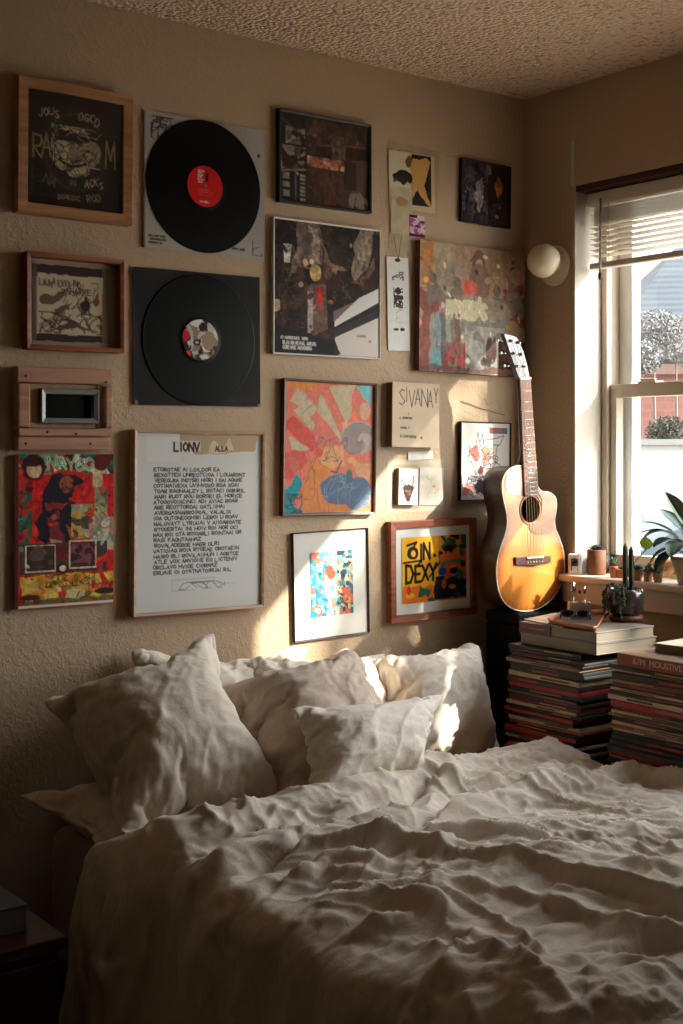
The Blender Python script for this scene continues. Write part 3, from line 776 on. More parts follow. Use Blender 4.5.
def art_rays(w, h):
    a = Art(w, h, (.80, .66, .50), .002); red = (.83, .44, .37); cr = (.74, .67, .54)
    a.rect(0, 0, 1, 1, (.83, .46, .38)); a.poly([(.1, .0), (.34, .0), (.62, .46), (.56, .5), (.3, .3)], (.84, .45, .37)); a.poly([(.1, .1), (.15, .02), (.35, .22), (.2, .2)], cr); a.poly([(.02, .0), (.4, .0), (.36, .05), (.1, .08)], (.85, .52, .25), wob=.05)
    a.poly([(.06, .15), (.14, .05), (.36, .2), (.3, .26)], cr, wob=.02); a.poly([(.1, .22), (.2, .18), (.34, .33), (.3, .37), (.12, .24)], cr)
    a.poly([(.38, .1), (.42, .1), (.64, .42), (.64, .45), (.36, .22)], cr); a.poly([(.48, .02), (.8, .0), (.74, .1), (.76, .26), (.68, .3)], cr)
    a.poly([(.02, .3), (.1, .26), (.32, .4), (.36, .5), (.3, .54), (.02, .36)], (.80, .32, .27)); a.poly([(.04, .42), (.08, .42), (.28, .52), (.1, .54)], cr, wob=.02)
    a.poly([(.02, .58), (.12, .58), (.2, .66), (.12, .7)], cr, wob=.05); a.poly([(.0, .54), (.2, .53), (.24, .6), (.1, .74), (0, .72)], (.78, .3, .25), .7, wob=.05)
    a.poly([(.64, .3), (.82, .26), (.86, .34), (.66, .46)], (.86, .62, .52)); a.poly([(.7, .3), (.78, .2), (.86, .3)], (.90, .45, .36))
    a.poly([(.8, .02), (.98, .02), (.98, .16), (.86, .14)], (.45, .72, .70), wob=.08); a.ell(.9, .2, .06, .07, (.80, .62, .5), wob=.4)
    a.ell(.84, .42, .2, .13, (.70, .62, .56), wob=.2)
    for k in range(9):
        q = .03 + k * .018; a.line([(.84 + q * 1.1 * math.cos(t / 4), .43 + q * .75 * math.sin(t / 4)) for t in range(k, k + 19)], .006, (.38, .34, .36))
    a.poly([(.4, .5), (.66, .48), (.7, .64), (.5, .68), (.38, .6)], (.83, .60, .40), wob=.04); a.scrib(.34, .42, .7, .6, 12, .006, (.40, .36, .42), 6, 6, .035); a.ell(.38, .54, .05, .035, (.82, .36, .3), wob=.2)
    a.scrib(.2, .05, .36, .45, 14, .005, (.60, .52, .46), 8, 4, .04); a.line([(.38, .6), (.45, .67), (.58, .69), (.64, .6)], .012, (.3, .28, .3))
    a.poly([(.26, .62), (.4, .6), (.52, .7), (.42, .8), (.46, .92), (1, .98), (1, 1), (.2, 1), (.18, .86), (.24, .78)], (.80, .50, .28), wob=.04); a.poly([(.7, .58), (1, .62), (1, .84), (.8, .7)], (.82, .60, .42), wob=.06)
    a.ell(.62, .82, .22, .12, (.36, .42, .50), wob=.15); a.ell(.82, .85, .17, .13, (.38, .44, .52), wob=.2); a.scrib(.45, .7, .97, .94, 22, .006, (.55, .6, .65), 3, 4, .05, .8); a.ell(.73, .72, .04, .06, (.3, .45, .42), wob=.3)
    a.poly([(.0, .86), (.06, .78), (.14, .72), (.2, .74), (.18, .84), (.1, .92), (.22, 1), (0, 1)], (.12, .55, .60), wob=.06); a.rect(.0, .86, .14, .92, (.3, .42, .42), .8, wob=.05)
    a.scrib(0, .86, .2, 1, 12, .009, (.2, .28, .25), 31, 4, .04); a.scrib(.18, .6, .34, .9, 10, .005, (.6, .36, .22), 5); a.detail(.05, 9); a.line([(.36, .82), (.4, .98)], .006, (.6, .36, .22)); a.line([(.5, .9), (.5, 1)], .005, (.6, .36, .22))
    return a


def art_confetti(w, h):
    a = Art(w, h, (.3, .65, .72), .0016)
    a.blobs([(.14, .56, .66), (.40, .76, .80), (.78, .86, .84), (.86, .45, .36), (.25, .5, .6)], 110, 4, 0, 0, .55, 1, stretch=.8)
    a.blobs([(.78, .85, .82), (.5, .78, .78), (.86, .62, .5), (.88, .88, .84)], 60, 5, .4, 0, .64, 1, stretch=.5)
    a.blobs([(.25, .42, .45), (.85, .66, .42), (.4, .6, .6), (.82, .42, .3), (.2, .25, .3), (.75, .75, .6)], 110, 6, .62, 0, 1, 1)
    a.ell(.45, .33, .12, .1, (.88, .35, .25), wob=.5); a.ell(.15, .13, .09, .05, (.86, .45, .35), wob=.4); a.ell(.36, .52, .04, .2, (.88, .88, .84), wob=.4); a.detail(.08, 7, 80)
    return a


def art_fiesta(w, h):
    yl = (.90, .66, .10); a = Art(w, h, yl, .0018); bk = (.09, .07, .07)
    a.rect(.56, 0, 1, 1, (.85, .38, .14)); a.blobs([(.85, .38, .14), (.12, .38, .22), (.80, .25, .15), (.1, .1, .12), (.85, .5, .12)], 26, 5, .56, 0, 1, .34, warp=.2)
    a.ell(.74, .16, .13, .08, (.14, .42, .2), wob=.4); a.ell(.72, .2, .08, .05, bk, wob=.4); a.ell(.88, .12, .05, .05, (.75, .6, .1), wob=.3); a.ell(.74, .32, .16, .05, (.87, .40, .14), wob=.2)
    a.poly([(.58, .5), (.62, .4), (.82, .37), (.96, .4), (.94, .5), (.8, .46)], (.20, .48, .42), wob=.04); a.ell(.78, .52, .15, .1, (.85, .36, .14), wob=.15); a.ell(.8, .55, .07, .05, bk, wob=.3); a.ell(.95, .46, .04, .05, (.1, .1, .1)); a.ell(.78, .49, .05, .02, (.92, .6, .2))
    a.poly([(.55, .62), (.75, .68), (1, .62), (1, .95), (.5, 1), (.5, .75)], (.12, .13, .2), wob=.06); a.ell(.9, .62, .06, .08, (.14, .42, .3), wob=.4); a.ell(.64, .75, .04, .08, (.85, .36, .12), wob=.3); a.ell(.78, .8, .06, .04, (.88, .55, .12), wob=.4); a.ell(.86, .92, .05, .03, (.15, .35, .55), wob=.3)
    a.ell(.62, .55, .06, .06, (.12, .25, .55), wob=.4); a.ell(.98, .65, .03, .06, (.8, .35, .25))
    a.rect(.0, .76, .5, 1, (.86, .42, .14), wob=.08); a.ell(.12, .88, .07, .05, (.9, .66, .12), wob=.4); a.poly([(.2, .9), (.26, .78), (.46, .82), (.42, .92)], (.15, .38, .25), wob=.08); a.ell(.1, .8, .03, .07, (.8, .2, .12)); a.ell(.45, .97, .06, .03, (.1, .4, .38), wob=.3)
    a.line([(.08, .12), (.22, .08), (.18, .14)], .028, bk); a.ell(.16, .24, .085, .1, bk, wob=.2); a.ell(.17, .25, .035, .05, yl, wob=.3)
    a.text('I', .26, .12, .26, bk, .035); a.text('N', .33, .1, .24, bk, .034, .5); a.text('.', .46, .12, .18, bk, .04)
    a.text('D', .06, .42, .27, bk, .036, .55); a.text('E', .2, .44, .24, bk, .036, .5); a.text('X', .31, .44, .22, bk, .034, .5); a.text('Y', .42, .42, .25, bk, .034, .55); a.line([(.02, .38), (.3, .36), (.24, .42)], .022, bk)
    a.line([(.42, .62), (.58, .4)], .02, bk)
    return a


def art_moth(w, h):
    a = Art(w, h, (.84, .81, .77), .0018); ink = (.22, .2, .22)
    a.ell(.28, .4, .12, .1, (.82, .42, .36), wob=.7); a.ell(.5, .42, .08, .12, (.84, .6, .5), wob=.6, seed=4); a.ell(.4, .62, .05, .05, (.62, .32, .25), wob=.5)
    a.line([(.3, .3), (.34, .12), (.38, .26), (.44, .14), (.46, .3)], .01, ink); a.line([(.12, .66), (.1, .5), (.2, .34), (.4, .3), (.48, .22), (.7, .2), (.88, .16)], .009, ink)
    a.line([(.88, .16), (.8, .28), (.74, .3), (.7, .5), (.82, .56)], .008, ink); a.scrib(.15, .28, .75, .72, 24, .008, ink, 5, 6, .06); a.scrib(.1, .7, .7, .95, 30, .009, (.25, .22, .24), 7, 5, .05)
    a.ell(.4, .84, .17, .09, (.2, .16, .18), wob=.7); a.scrib(.04, .8, .3, .98, 8, .012, (.80, .4, .34), 9, 4, .05); a.ell(.1, .88, .05, .08, (.85, .5, .45), wob=.6)
    a.rect(.58, .055, .95, .135, (.35, .42, .48)); a.text('REROUNA', .6, .075, .04, (.75, .35, .25), .014, .6, .15)
    return a


def art_sivana(w, h):
    a = Art(w, h, (.80, .71, .60), .0018); k = (.25, .2, .17); a.grain(.03, 5, 2)
    x = .14
    for ch, ww, hh in (('S', .5, .24), ('I', .4, .22), ('V', .45, .26), ('A', .42, .25), ('N', .45, .27), ('A', .4, .25), ('Y', .36, .22)):
        a.text(ch, x, .1 + .03 * math.sin(x * 20), hh, k, .014, ww); x += .07 if ch == 'I' else .135
    a.text('A. ANPORTAIR', .15, .54, .022, k, .008, .8); a.text('TATAN. T', .17, .69, .024, k, .008, .8); a.text('FIUNNIBER', .17, .82, .035, k, .008, .9, jit=.2); a.text('OT', .6, .84, .03, k, .007)
    a.line([(.33, .47), (.34, .5)], .008, k); return a


def art_canvas(w, h):
    bg = (.66, .58, .47); a = Art(w, h, bg, .0022); a.blobs([(.68, .60, .49), (.64, .56, .45), (.62, .50, .40), (.60, .52, .44)], 14, 3, warp=.2)
    a.rect(.02, 0, .12, .36, (.70, .48, .28), wob=.03); a.rect(0, .36, .14, 1, (.54, .28, .24), .8, wob=.08); a.poly([(.62, .5), (1, .2), (1, .55), (.8, .6)], (.52, .25, .2), .8, wob=.08)
    a.blobs([(.55, .24, .22), (.45, .35, .30), (.62, .45, .38), (.5, .3, .26)], 60, 4, .78, .3, 1, .6)
    a.ell(.54, .12, .06, .1, (.45, .33, .26), wob=.15); a.ell(.545, .15, .035, .065, (.74, .58, .46)); a.ell(.55, .3, .1, .17, (.52, .40, .34), wob=.2)
    for (cx, cy, s) in ((.12, .28, 1), (.34, .3, 1), (.72, .32, 1.1), (.86, .28, .9)):
        a.ell(cx, cy, .035 * s, .045 * s, (.44, .38, .32), wob=.3); a.poly([(cx - .05, cy + .04), (cx + .06, cy + .04), (cx + .14, cy + .2), (cx - .03, cy + .2)], (.48, .42, .38), wob=.06); a.line([(cx, cy), (cx - .04, cy - .08)], .018, (.48, .42, .34))
    a.line([(.1, .27), (.22, .42), (.35, .44)], .03, (.5, .42, .34)); a.ell(.46, .33, .07, .06, (.82, .38, .32), wob=.4); a.ell(.36, .59, .05, .03, (.80, .3, .24), wob=.3)
    a.ell(.53, .48, .32, .1, (.58, .52, .44), wob=.15); x = .26
    a.text('MADODDAS', .25, .42, .13, (.82, .76, .62), .034, .34, .2, jit=.35); a.text('MADODDAS', .25, .42, .13, (.55, .5, .4), .006, .34, .2, jit=.35)
    a.poly([(.26, .6), (.9, .56), (.86, .66), (.28, .68)], (.52, .50, .46), wob=.04); a.ell(.14, .52, .04, .07, (.55, .3, .26), wob=.3)
    for k, c in enumerate([(.58, .56, .5), (.52, .56, .56), (.40, .40, .38), (.60, .58, .52), (.48, .46, .42), (.5, .34, .3)]):
        x = .1 + k * .045; a.poly([(x, .56), (x + .04, .54), (x + .06, .99), (x - .01, .99)], c, wob=.03)
    a.poly([(.12, .82), (.19, .82), (.21, 1), (.1, 1)], (.45, .60, .60)); a.blobs([(.62, .24, .22), (.60, .4, .35), (.5, .46, .42), (.7, .32, .28)], 40, 8, .22, .76, .46, 1, stretch=.6)
    a.blobs([(.62, .60, .56), (.56, .53, .48), (.66, .62, .56), (.5, .46, .42)], 30, 9, .42, .62, .8, 1); a.ell(.65, .8, .035, .12, (.3, .24, .22), wob=.4); a.ell(.7, .8, .025, .1, (.32, .2, .18), wob=.4)
    a.blobs([(.35, .2, .15), (.28, .16, .13), (.5, .3, .2), (.22, .14, .12)], 30, 12, .74, .72, 1, 1); a.ell(.88, .62, .08, .06, (.62, .50, .36), wob=.4); a.rect(.0, .95, 1, 1, (.42, .28, .24), .7, wob=.04)
    a.detail(.09, 3, 45); a.scrib(.1, .2, .95, .95, 30, .004, (.42, .34, .28), 21, 5, .03, .5)
    a.text('MADODDAS', .25, .42, .13, (.80, .75, .62), .010, .34, .2, jit=.35, a=.9); return a


def art_smoke(w, h):
    a = Art(w, h, (.14, .12, .13)); a.blobs([(.14, .12, .13), (.2, .17, .18), (.34, .31, .33), (.24, .21, .23)], 34, 3, 0, 0, .55, 1, stretch=.6); a.rect(.56, 0, 1, 1, (.16, .11, .10), wob=.05)
    a.poly([(.3, .35), (.4, .25), (.46, .5), (.4, .85), (.3, .8)], (.62, .58, .58), .9, wob=.1); a.ell(.3, .55, .05, .08, (.7, .66, .66), wob=.6); a.rect(.5, .02, .6, .16, (.50, .46, .42), wob=.05); a.ell(.15, .2, .12, .12, (.34, .28, .3), wob=.5)
    a.ell(.77, .36, .08, .16, (.62, .38, .20), wob=.5); a.ell(.78, .3, .05, .06, (.45, .33, .24), wob=.3); a.ell(.74, .86, .05, .04, (.55, .5, .42), wob=.6); a.scrib(.05, .3, .5, .95, 16, .01, (.45, .42, .44), 5, 4, .05, .7); a.scrib(.6, .6, .95, .95, 8, .01, (.3, .25, .24), 6); a.detail(.22, 5, 50); return a


def plain(bg, fn=None, cell=.0022, g=.05):
    def f(w, h):
        a = Art(w, h, bg, cell); a.grain(g, 6, 5)
        if fn: fn(a)
        return a
    return f


framed('framed_print', 'oak framed dark print with scrawled lettering round a tangled face, top left corner', 'framed picture',
       (18.0, 73.9, 211.6, 132.8, 95.9, 225.6), .028, .023, M_WOOD_LIGHT, art_band, (.0, .0, 1, 1))
t_, w_, h_, iw_, ih_ = framed('framed_print', 'square red-brown framed beige drawing with tiny dark horse rider', 'framed picture',
       (26.8, 250.7, 348.4, 124.5, 259.8, 353.4), .03, .0105, M_WOOD_RED, art_desert, (.06, .06, .93, .95), matm=mat('tan_mat', (.66, .58, .45), .8), inset=.022)


def record_sleeve(q, label, art, depth=.005):
    t, w, h = on_wall('record_sleeve', label, 'record sleeve', q, depth)
    art(w, h).build('cover', t, -depth, M_PRINT)
    MB().box(-w / 2 + .001, w / 2 - .001, -depth + .0007, -.001, -h / 2 + .001, h / 2 - .001).build('card', mat('sleeve_card', (.55, .52, .47), .8), t)
    return t, w, h


def vinyl(px, py, rpx, label, lab_art, r=.148):
    """disc fixed in front of its sleeve"""
    p = at_y(px, py, WALL_Y - .009)
    t = thing('vinyl_record', label, 'vinyl record', (p.x, WALL_Y - .0066, p.z))
    prof = [(.0036, 0), (.0036, .0022), (.05, .0022), (.052, .0016)]
    q = .056
    while q < r - .006: prof += [(q, .0019), (q + .0016, .0016)]; q += .0032
    prof += [(r - .004, .0018), (r - .001, .0022), (r, .0015), (r, .0005), (r - .001, 0), (.0036, 0)]
    M = Matrix.Rotation(R(90), 4, 'X')
    m = MB(); n = 96; vs = []; fs = []
    for (a, z) in prof:
        for k in range(n):
            th = 2 * math.pi * k / n; vs.append(M @ Vector((a * math.cos(th), a * math.sin(th), z)))
    for i in range(len(prof) - 1):
        for k in range(n): fs.append((i * n + k, i * n + (k + 1) % n, (i + 1) * n + (k + 1) % n, (i + 1) * n + k))
    m.add(vs, fs, True); m.build('disc', M_VINYL, t)
    lab_art().build_disc('label_disc', t, .047, -.0032, .0036)
    m = MB(); m.ball((0, -.003, 0), .0034, 6); m.build('spindle_pin', M_METAL, t)
    return t


def art_sleeve(w, h):
    a = Art(w, h, (.64, .62, .58), .0018); a.grain(.06, 4, 3); k = (.22, .2, .19)
    a.scrib(.06, .03, .25, .2, 26, .006, k, 3, 4, .03); a.text('ROLLING TATE', .04, .9, .012, k, .004, .8); a.text('INOURACEN AUTO', .05, .925, .01, k, .004, .8); a.text('CORRATA RI', .04, .95, .012, k, .004, .8)
    a.text('HORAT ANCO', .72, .93, .012, k, .005, .8, jit=.4); a.ell(.95, .2, .012, .015, k); a.scrib(.9, .85, .98, .97, 4, .004, k, 8)
    a.rect(0, 0, .012, 1, (.45, .42, .38)); return a


def lab_red():
    a = Art(.1, .1, (.80, .08, .08), .0012); c = (.9, .75, .7)
    for k, (x, ww) in enumerate(((.3, .16), (.3, .13), (.28, .16), (.28, .12), (.28, .16), (.3, .12))): a.rect(x, .1 + k * .055, x + ww, .135 + k * .055, c, .85)
    a.rect(.5, .15, .58, .38, (.12, .05, .05)); a.ell(.5, .5, .06, .06, (.6, .3, .2)); a.text('ARTUNRLI', .33, .86, .035, c, .014, .9); a.line([(.28, .58), (.6, .58)], .012, c, .6); a.line([(.28, .64), (.8, .64)], .01, c, .5); a.line([(.3, .7), (.68, .7)], .01, c, .5)
    return a


def lab_photo():
    a = Art(.1, .1, (.62, .58, .52), .0012); a.blobs([(.75, .72, .66), (.2, .17, .15), (.55, .48, .4), (.86, .84, .8)], 40, 5, warp=.15)
    a.ell(.72, .5, .2, .25, (.62, .52, .42), wob=.3); a.ell(.55, .18, .09, .1, (.12, .1, .1), wob=.4); a.ell(.4, .56, .1, .08, (.15, .12, .12), wob=.5); a.ell(.4, .56, .05, .04, (.7, .66, .6)); a.ell(.1, .4, .12, .16, (.72, .1, .14), wob=.6); a.ell(.14, .82, .08, .07, (.85, .25, .22)); a.ell(.6, .9, .15, .06, (.85, .83, .8), wob=.4); a.ell(.08, .68, .1, .12, (.12, .1, .1), wob=.3)
    return a


record_sleeve((143.3, 110.5, 246.8, 263.9, 130.5, 261.1), 'worn off-white record sleeve behind the red-label record', art_sleeve)
vinyl(205.0, 186.5, 60, 'black vinyl record with red centre label on the off-white sleeve', lab_red, .1525)


def art_black_sleeve(w, h):
    a = Art(w, h, (.10, .088, .08)); a.grain(.2, 3, 6); a.rect(0, .97, .03, 1, (.5, .48, .44)); a.rect(.975, .98, 1, 1, (.5, .48, .44)); a.rect(0, 0, .01, 1, (.2, .19, .18)); return a


record_sleeve((133.2, 266.5, 404.8, 259.7, 277.5, 406.6), 'black card record sleeve behind the lower record', art_black_sleeve)
vinyl(200.2, 340, 58, 'black vinyl record with black-and-white photo label on the black sleeve', lab_photo, .1495)

# weathered frame with a small silver frame and a dark pane in it
t, w, h = on_wall('shadow_box', 'weathered timber block frame around a small silver-edged black pane', 'picture frame', (17.2, 366, 450, 112.6, 369.5, 450.5), .026)
x0, x1 = -w / 2 + .29 * w * .83, w / 2 - .17 * w
gx0, gx1, gz0, gz1 = -w * .26, w * .34, -h * .17, h * .24
m = MB(); m.box(-w / 2, w / 2, -.024, 0, gz1 + .012, h / 2); m.build('top_board', M_WOOD_RUST, t, bevel=.003)
m = MB(); m.box(-w / 2 + .002, w / 2 - .001, -.027, 0, -h / 2 + .03, gz0 - .012); m.box(-w / 2 + .002, w / 2 - .003, -.023, 0, -h / 2, -h / 2 + .028); m.build('bottom_board', M_WOOD_RUST, t, bevel=.003)
m = MB(); m.box(-w / 2, gx0 - .024, -.028, 0, gz0 - .010, gz1 + .010); m.build('side_board', M_WOOD_RUST, t, bevel=.004)
m = MB(); m.box(gx1 + .016, w / 2, -.028, 0, gz0 - .010, gz1 + .010); m.build('side_board', M_WOOD_RUST, t, bevel=.004)
m = MB(); m.box(gx0 - .0225, gx0 - .002, -.016, 0, gz0 - .010, gz1 + .010); m.box(gx1 + .002, gx1 + .0145, -.016, 0, gz0 - .01, gz1 + .01); m.box(gx0 - .0225, gx1 + .0145, -.014, 0, gz1 + .001, gz1 + .011); m.box(gx0 - .0225, gx1 + .0145, -.014, 0, gz0 - .011, gz0 - .001)
m.build('inner_slip', mat('raw_wood', (.62, .50, .38), .8, var=.2, vscale=40), t, bevel=.001)
fb = frame_bars(gx1 - gx0, gz1 - gz0, .0105, -.03, -.002, .004); sf = fb.build('silver_frame', mat('silver_frame', (.50, .50, .49), .4, metal=.2), t, bevel=.001); sf.location = ((gx0 + gx1) / 2, 0, (gz0 + gz1) / 2)
MB().box(gx0 + .008, gx1 - .008, -.012, -.003, gz0 + .008, gz1 - .008).build('dark_pane', mat('dark_pane', (.05, .055, .05), .25), t)
for (a, c) in ((-.42, .38), (.42, -.17), (-.42, -.42), (.42, .34), (.1, -.3), (-.2, -.28), (.25, -.42)):
    m = MB().lathe([(0, 0), (.0028, 0), (.0028, .001), (0, .0015)], 10, (0, 0, 0), Matrix.Translation((a * w, -.0275, c * h)) @ Matrix.Rotation(R(90), 4, 'X'))
    m.build('nail_head', mat('rusty', (.2, .13, .1), .7), t)

t, w, h = on_wall('poster', 'crowded red and yellow painted poster of figures, below the weathered frame', 'poster', (15.4, 454.5, 609.5, 113.2, 454, 602.5), .012)
art_jungle(w, h).build('printed_face', t, -.012); MB().box(-w / 2 + .001, w / 2 - .001, -.0112, 0, -h / 2 + .001, h / 2 - .001).build('board', mat('cream_board', (.78, .72, .62), .8), t)

framed('framed_print', 'large pale-wood framed sheet of rows of black lettering', 'framed picture',
       (134, 428.7, 617.9, 264.7, 432.2, 606.9), .026, .0075, M_WOOD_PALE, art_lion, (.0, .0, 1, 1))
framed('framed_print', 'black framed dim brown photo collage, top of the wall right of the records', 'framed picture',
       (275.5, 107.3, 201.9, 371.5, 125.2, 213.1), .017, .007, M_BLACKFR, art_nightlife, (.0, .0, 1, 1), shift=3.6)
framed('framed_print', 'white-edged dark street photograph with bright diagonal, part print, part painted-in sunlight', 'framed picture',
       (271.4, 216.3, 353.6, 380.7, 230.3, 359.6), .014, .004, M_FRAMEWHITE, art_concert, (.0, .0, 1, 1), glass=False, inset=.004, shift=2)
framed('framed_print', 'thin dark framed art print with coral rays and a blue shape', 'framed picture',
       (280.9, 377.9, 515.9, 376.3, 383.2, 514.5), .017, .0062, wood('walnut_frame', (.36, .22, .14), (.26, .15, .09)), art_rays, (.0, .0, 1, 1), glass=False, shift=2.5)
framed('framed_print', 'thin framed white mat around a small turquoise abstract', 'framed picture',
       (290.8, 532.3, 643.6, 369.0, 528.3, 632.2), .011, .003, M_WOOD_DARK, art_confetti, (.225, .19, .80, .80), glass=False, inset=.005, shift=3)
framed('framed_print', 'wide cherry framed yellow and orange lettered artwork on white mat', 'framed picture',
       (386.7, 521.5, 624.5, 476.8, 517.8, 613.8), .021, .019, M_WOOD_RED, art_fiesta, (.09, .11, .95, .88), glass=False, shift=4.2)
framed('framed_print', 'small black framed smoky dark photo nearest the room corner', 'framed picture',
       (458.5, 156.9, 221.3, 511, 167, 228.8), .013, .004, M_BLACKFR, art_smoke, (.0, .0, 1, 1), glass=False, inset=.005, shift=3.2)
framed('framed_print', 'thin black framed ink drawing with pink washes beside the guitar neck', 'framed picture',
       (458.5, 421, 501, 511, 423, 500), .015, .003, M_BLACKFR, art_moth, (.0, .0, 1, 1), glass=False, inset=.005, shift=2.5)

t, w, h = on_wall('canvas_print', 'faded unframed canvas of a crowd and pale band lettering, behind the guitar head', 'canvas', (416.8, 239.4, 370.5, 524.5, 254.6, 377.5), .02, None, 2.5)
art_canvas(w, h).build('painted_face', t, -.02); MB().box(-w / 2 + .0005, w / 2 - .0005, -.0192, 0, -h / 2 + .0005, h / 2 - .0005).build('stretched_edge', mat('canvas_edge', (.42, .22, .17), .8, var=.3, vscale=20), t)
t, w, h = on_wall('lettered_plaque', 'tan block plaque with hand-drawn word SIVANA above small lines', 'plaque', (392, 381, 447.5, 438.8, 385, 447), .026)
art_sivana(w, h).build('lettered_face', t, -.026); MB().box(-w / 2 + .0005, w / 2 - .0005, -.0252, 0, -h / 2 + .0005, h / 2 - .0005).build('block', mat('plaque_edge', (.45, .33, .24), .7), t, bevel=.001)

# loose papers
PAP = (.76, .68, .55)


def sheet(name, label, cat, q, art, depth, curl=.004, group=None, m=None):
    w, h, cx, cz, roll = wall_rect(*q, depth)
    a = art(w, h); o = a.build(name, None, 0, m, curl=curl); o.location = (cx, WALL_Y - depth, cz); o.rotation_euler = (0, -roll, 0)
    return tag(o, label, cat, group)


sheet('paper_sheet', 'large yellowed tracing sheet under the pasted ochre figure clipping', 'paper', (387, 139, 206, 438.5, 152, 219), plain((.66, .58, .45), lambda a: a.scrib(.2, .03, .5, .14, 6, .006, (.5, .42, .3), 3, 4, .04)), .0006, 0)
sheet('paper_sheet', 'lower tall translucent sheet hanging under the ochre clippings', 'paper', (389, 204, 250, 413, 208, 252), plain((.68, .61, .49)), .0010, 0)


def clip1(a):
    a.rect(0, 0, .46, .62, (.80, .74, .62)); a.ell(.28, .44, .2, .12, (.14, .11, .09), wob=.6); a.rect(.1, .42, .45, .54, (.2, .15, .12), .8, wob=.06); a.ell(.44, .14, .07, .1, (.42, .3, .2), wob=.5)
    a.rect(.5, .02, .93, .92, (.16, .13, .11)); a.poly([(.46, .24), (.52, .08), (.66, .1), (.82, .05), (.9, .12), (.82, .4), (.78, .56), (.84, .7), (.94, .93), (.78, .84), (.62, .62), (.56, .7), (.5, .8), (.52, .5)], (.78, .58, .33), wob=.03)
    a.rect(.0, .9, 1, 1, (.76, .68, .55))


sheet('magazine_clipping', 'clipping with an ochre standing figure on black, upper paper collage', 'paper', (389, 149.5, 208, 434.5, 157, 213), plain(PAP, clip1, .0015), .0034, .002)
sheet('paper_sheet', 'small cream paper square pasted left of the ochre figure', 'paper', (391, 189, 233, 412, 193, 235), plain((.72, .66, .54), lambda a: a.ell(.5, .25, .3, .1, (.62, .50, .36), wob=.5)), .0044, .002)


def stamp(a):
    a.blobs([(.62, .3, .50), (.80, .66, .72), (.34, .08, .24), (.82, .72, .76)], 30, 4, warp=.2); a.rect(0, 0, .5, .12, (.2, .06, .12)); a.rect(0, .85, 1, 1, (.4, .1, .25))


sheet('stamp_card', 'small purple and pink stamp-like card over the collage', 'card', (409.5, 214.5, 236, 425, 216.5, 238), plain((.7, .4, .55), stamp, .0012), .0056, .002)

# hanging strip with string
w, h, cx, cz, roll = wall_rect(388, 256.5, 350, 409.5, 258, 351, .006)


def strip(a):
    k = (.2, .19, .18)
    a.scrib(.25, .16, .75, .24, 8, .04, (.35, .33, .32), 3, 4, .1); a.ell(.5, .36, .16, .035, k, wob=.7); a.ell(.5, .43, .2, .03, k, wob=.9, seed=5); a.rect(.33, .46, .7, .52, k, wob=.1); a.scrib(.3, .32, .7, .54, 14, .04, k, 5, 3, .1)
    a.scrib(.4, .56, .7, .7, 5, .015, (.6, .6, .6), 8, 4, .1); a.ell(.38, .775, .12, .015, k, wob=.5); a.ell(.65, .775, .12, .018, k, wob=.7); a.ell(.5, .03, .13, .02, (.25, .22, .2), wob=.2)


t = thing('hanging_tag', 'narrow white hanging tag with black ink marks on a string', 'tag', (cx, WALL_Y - .004, cz)); t.rotation_euler = (0, -roll, 0)
plain((.84, .83, .80), strip, .0012, .02)(w, h).build('card', t, 0)
MB().tube([(-.012, -.001, h / 2 + .055), (-.006, -.002, h / 2 + .02), (0, -.003, h / 2 - .006), (.006, -.002, h / 2 + .02), (.014, -.001, h / 2 + .055)], .0007, 6).build('string', mat('string', (.35, .28, .2), .9), t)

# taped sheet with a small animal card
sheet('paper_sheet', 'pale taped paper around the small antlered card', 'paper', (386.5, 459, 514, 444, 459, 511), plain((.72, .65, .54), lambda a: (a.rect(.03, .03, .97, .97, (.76, .70, .60)), a.rect(.12, .1, .55, .95, (.70, .60, .48)))), .0006, 0)
sheet('paper_sheet', 'white sketched paper slip right of the antlered card', 'paper', (419.5, 467, 505, 443.5, 468, 505), plain((.83, .79, .72), lambda a: (a.ell(.6, .5, .08, .04, (.85, .55, .3), wob=.5), a.scrib(.2, .1, .8, .9, 8, .012, (.68, .62, .52), 4, 4, .1))), .003, .002)
sheet('paper_sheet', 'torn white scrap stuck beneath the SIVANA plaque', 'paper', (408, 452, 460.5, 433, 451, 459), plain((.86, .83, .78)), .003, .002)


def deer(a):
    k = (.30, .22, .18); a.rect(0, 0, 1, 1, (.80, .79, .80)); a.poly([(.2, .5), (.3, .46), (.68, .46), (.78, .52), (.66, .78), (.56, .92), (.42, .92), (.3, .74)], k, wob=.06)
    a.line([(.3, .5), (.18, .34), (.2, .22)], .04, k); a.line([(.68, .5), (.78, .36), (.74, .2)], .04, k); a.ell(.4, .62, .05, .02, (.7, .55, .45)); a.ell(.55, .66, .12, .08, (.45, .35, .3), wob=.5)


t, w, h = on_wall('animal_card', 'small white card with a brown antlered animal head', 'card', (398.5, 468, 505, 417.5, 469, 504.5), .014)
plain((.82, .8, .8), deer, .001, .02)(w, h).build('printed_face', t, -.014); MB().box(-w / 2 + .0004, w / 2 - .0004, -.0132, -.0005, -h / 2 + .0004, h / 2 - .0004).build('block', mat('plaque_edge2', (.5, .38, .28), .7), t)

# thin cord pinned on the wall near the corner
pts = [at_y(x, y, WALL_Y - .003) for x, y in ((461, 401), (470, 404), (480, 408), (490, 411), (500, 414), (505, 415))]
tag(MB().tube(pts, .0009, 6).build('loose_cord', mat('cord', (.38, .3, .22), .8)), 'thin loose cord pinned across the wall above the ink drawing', 'cord')

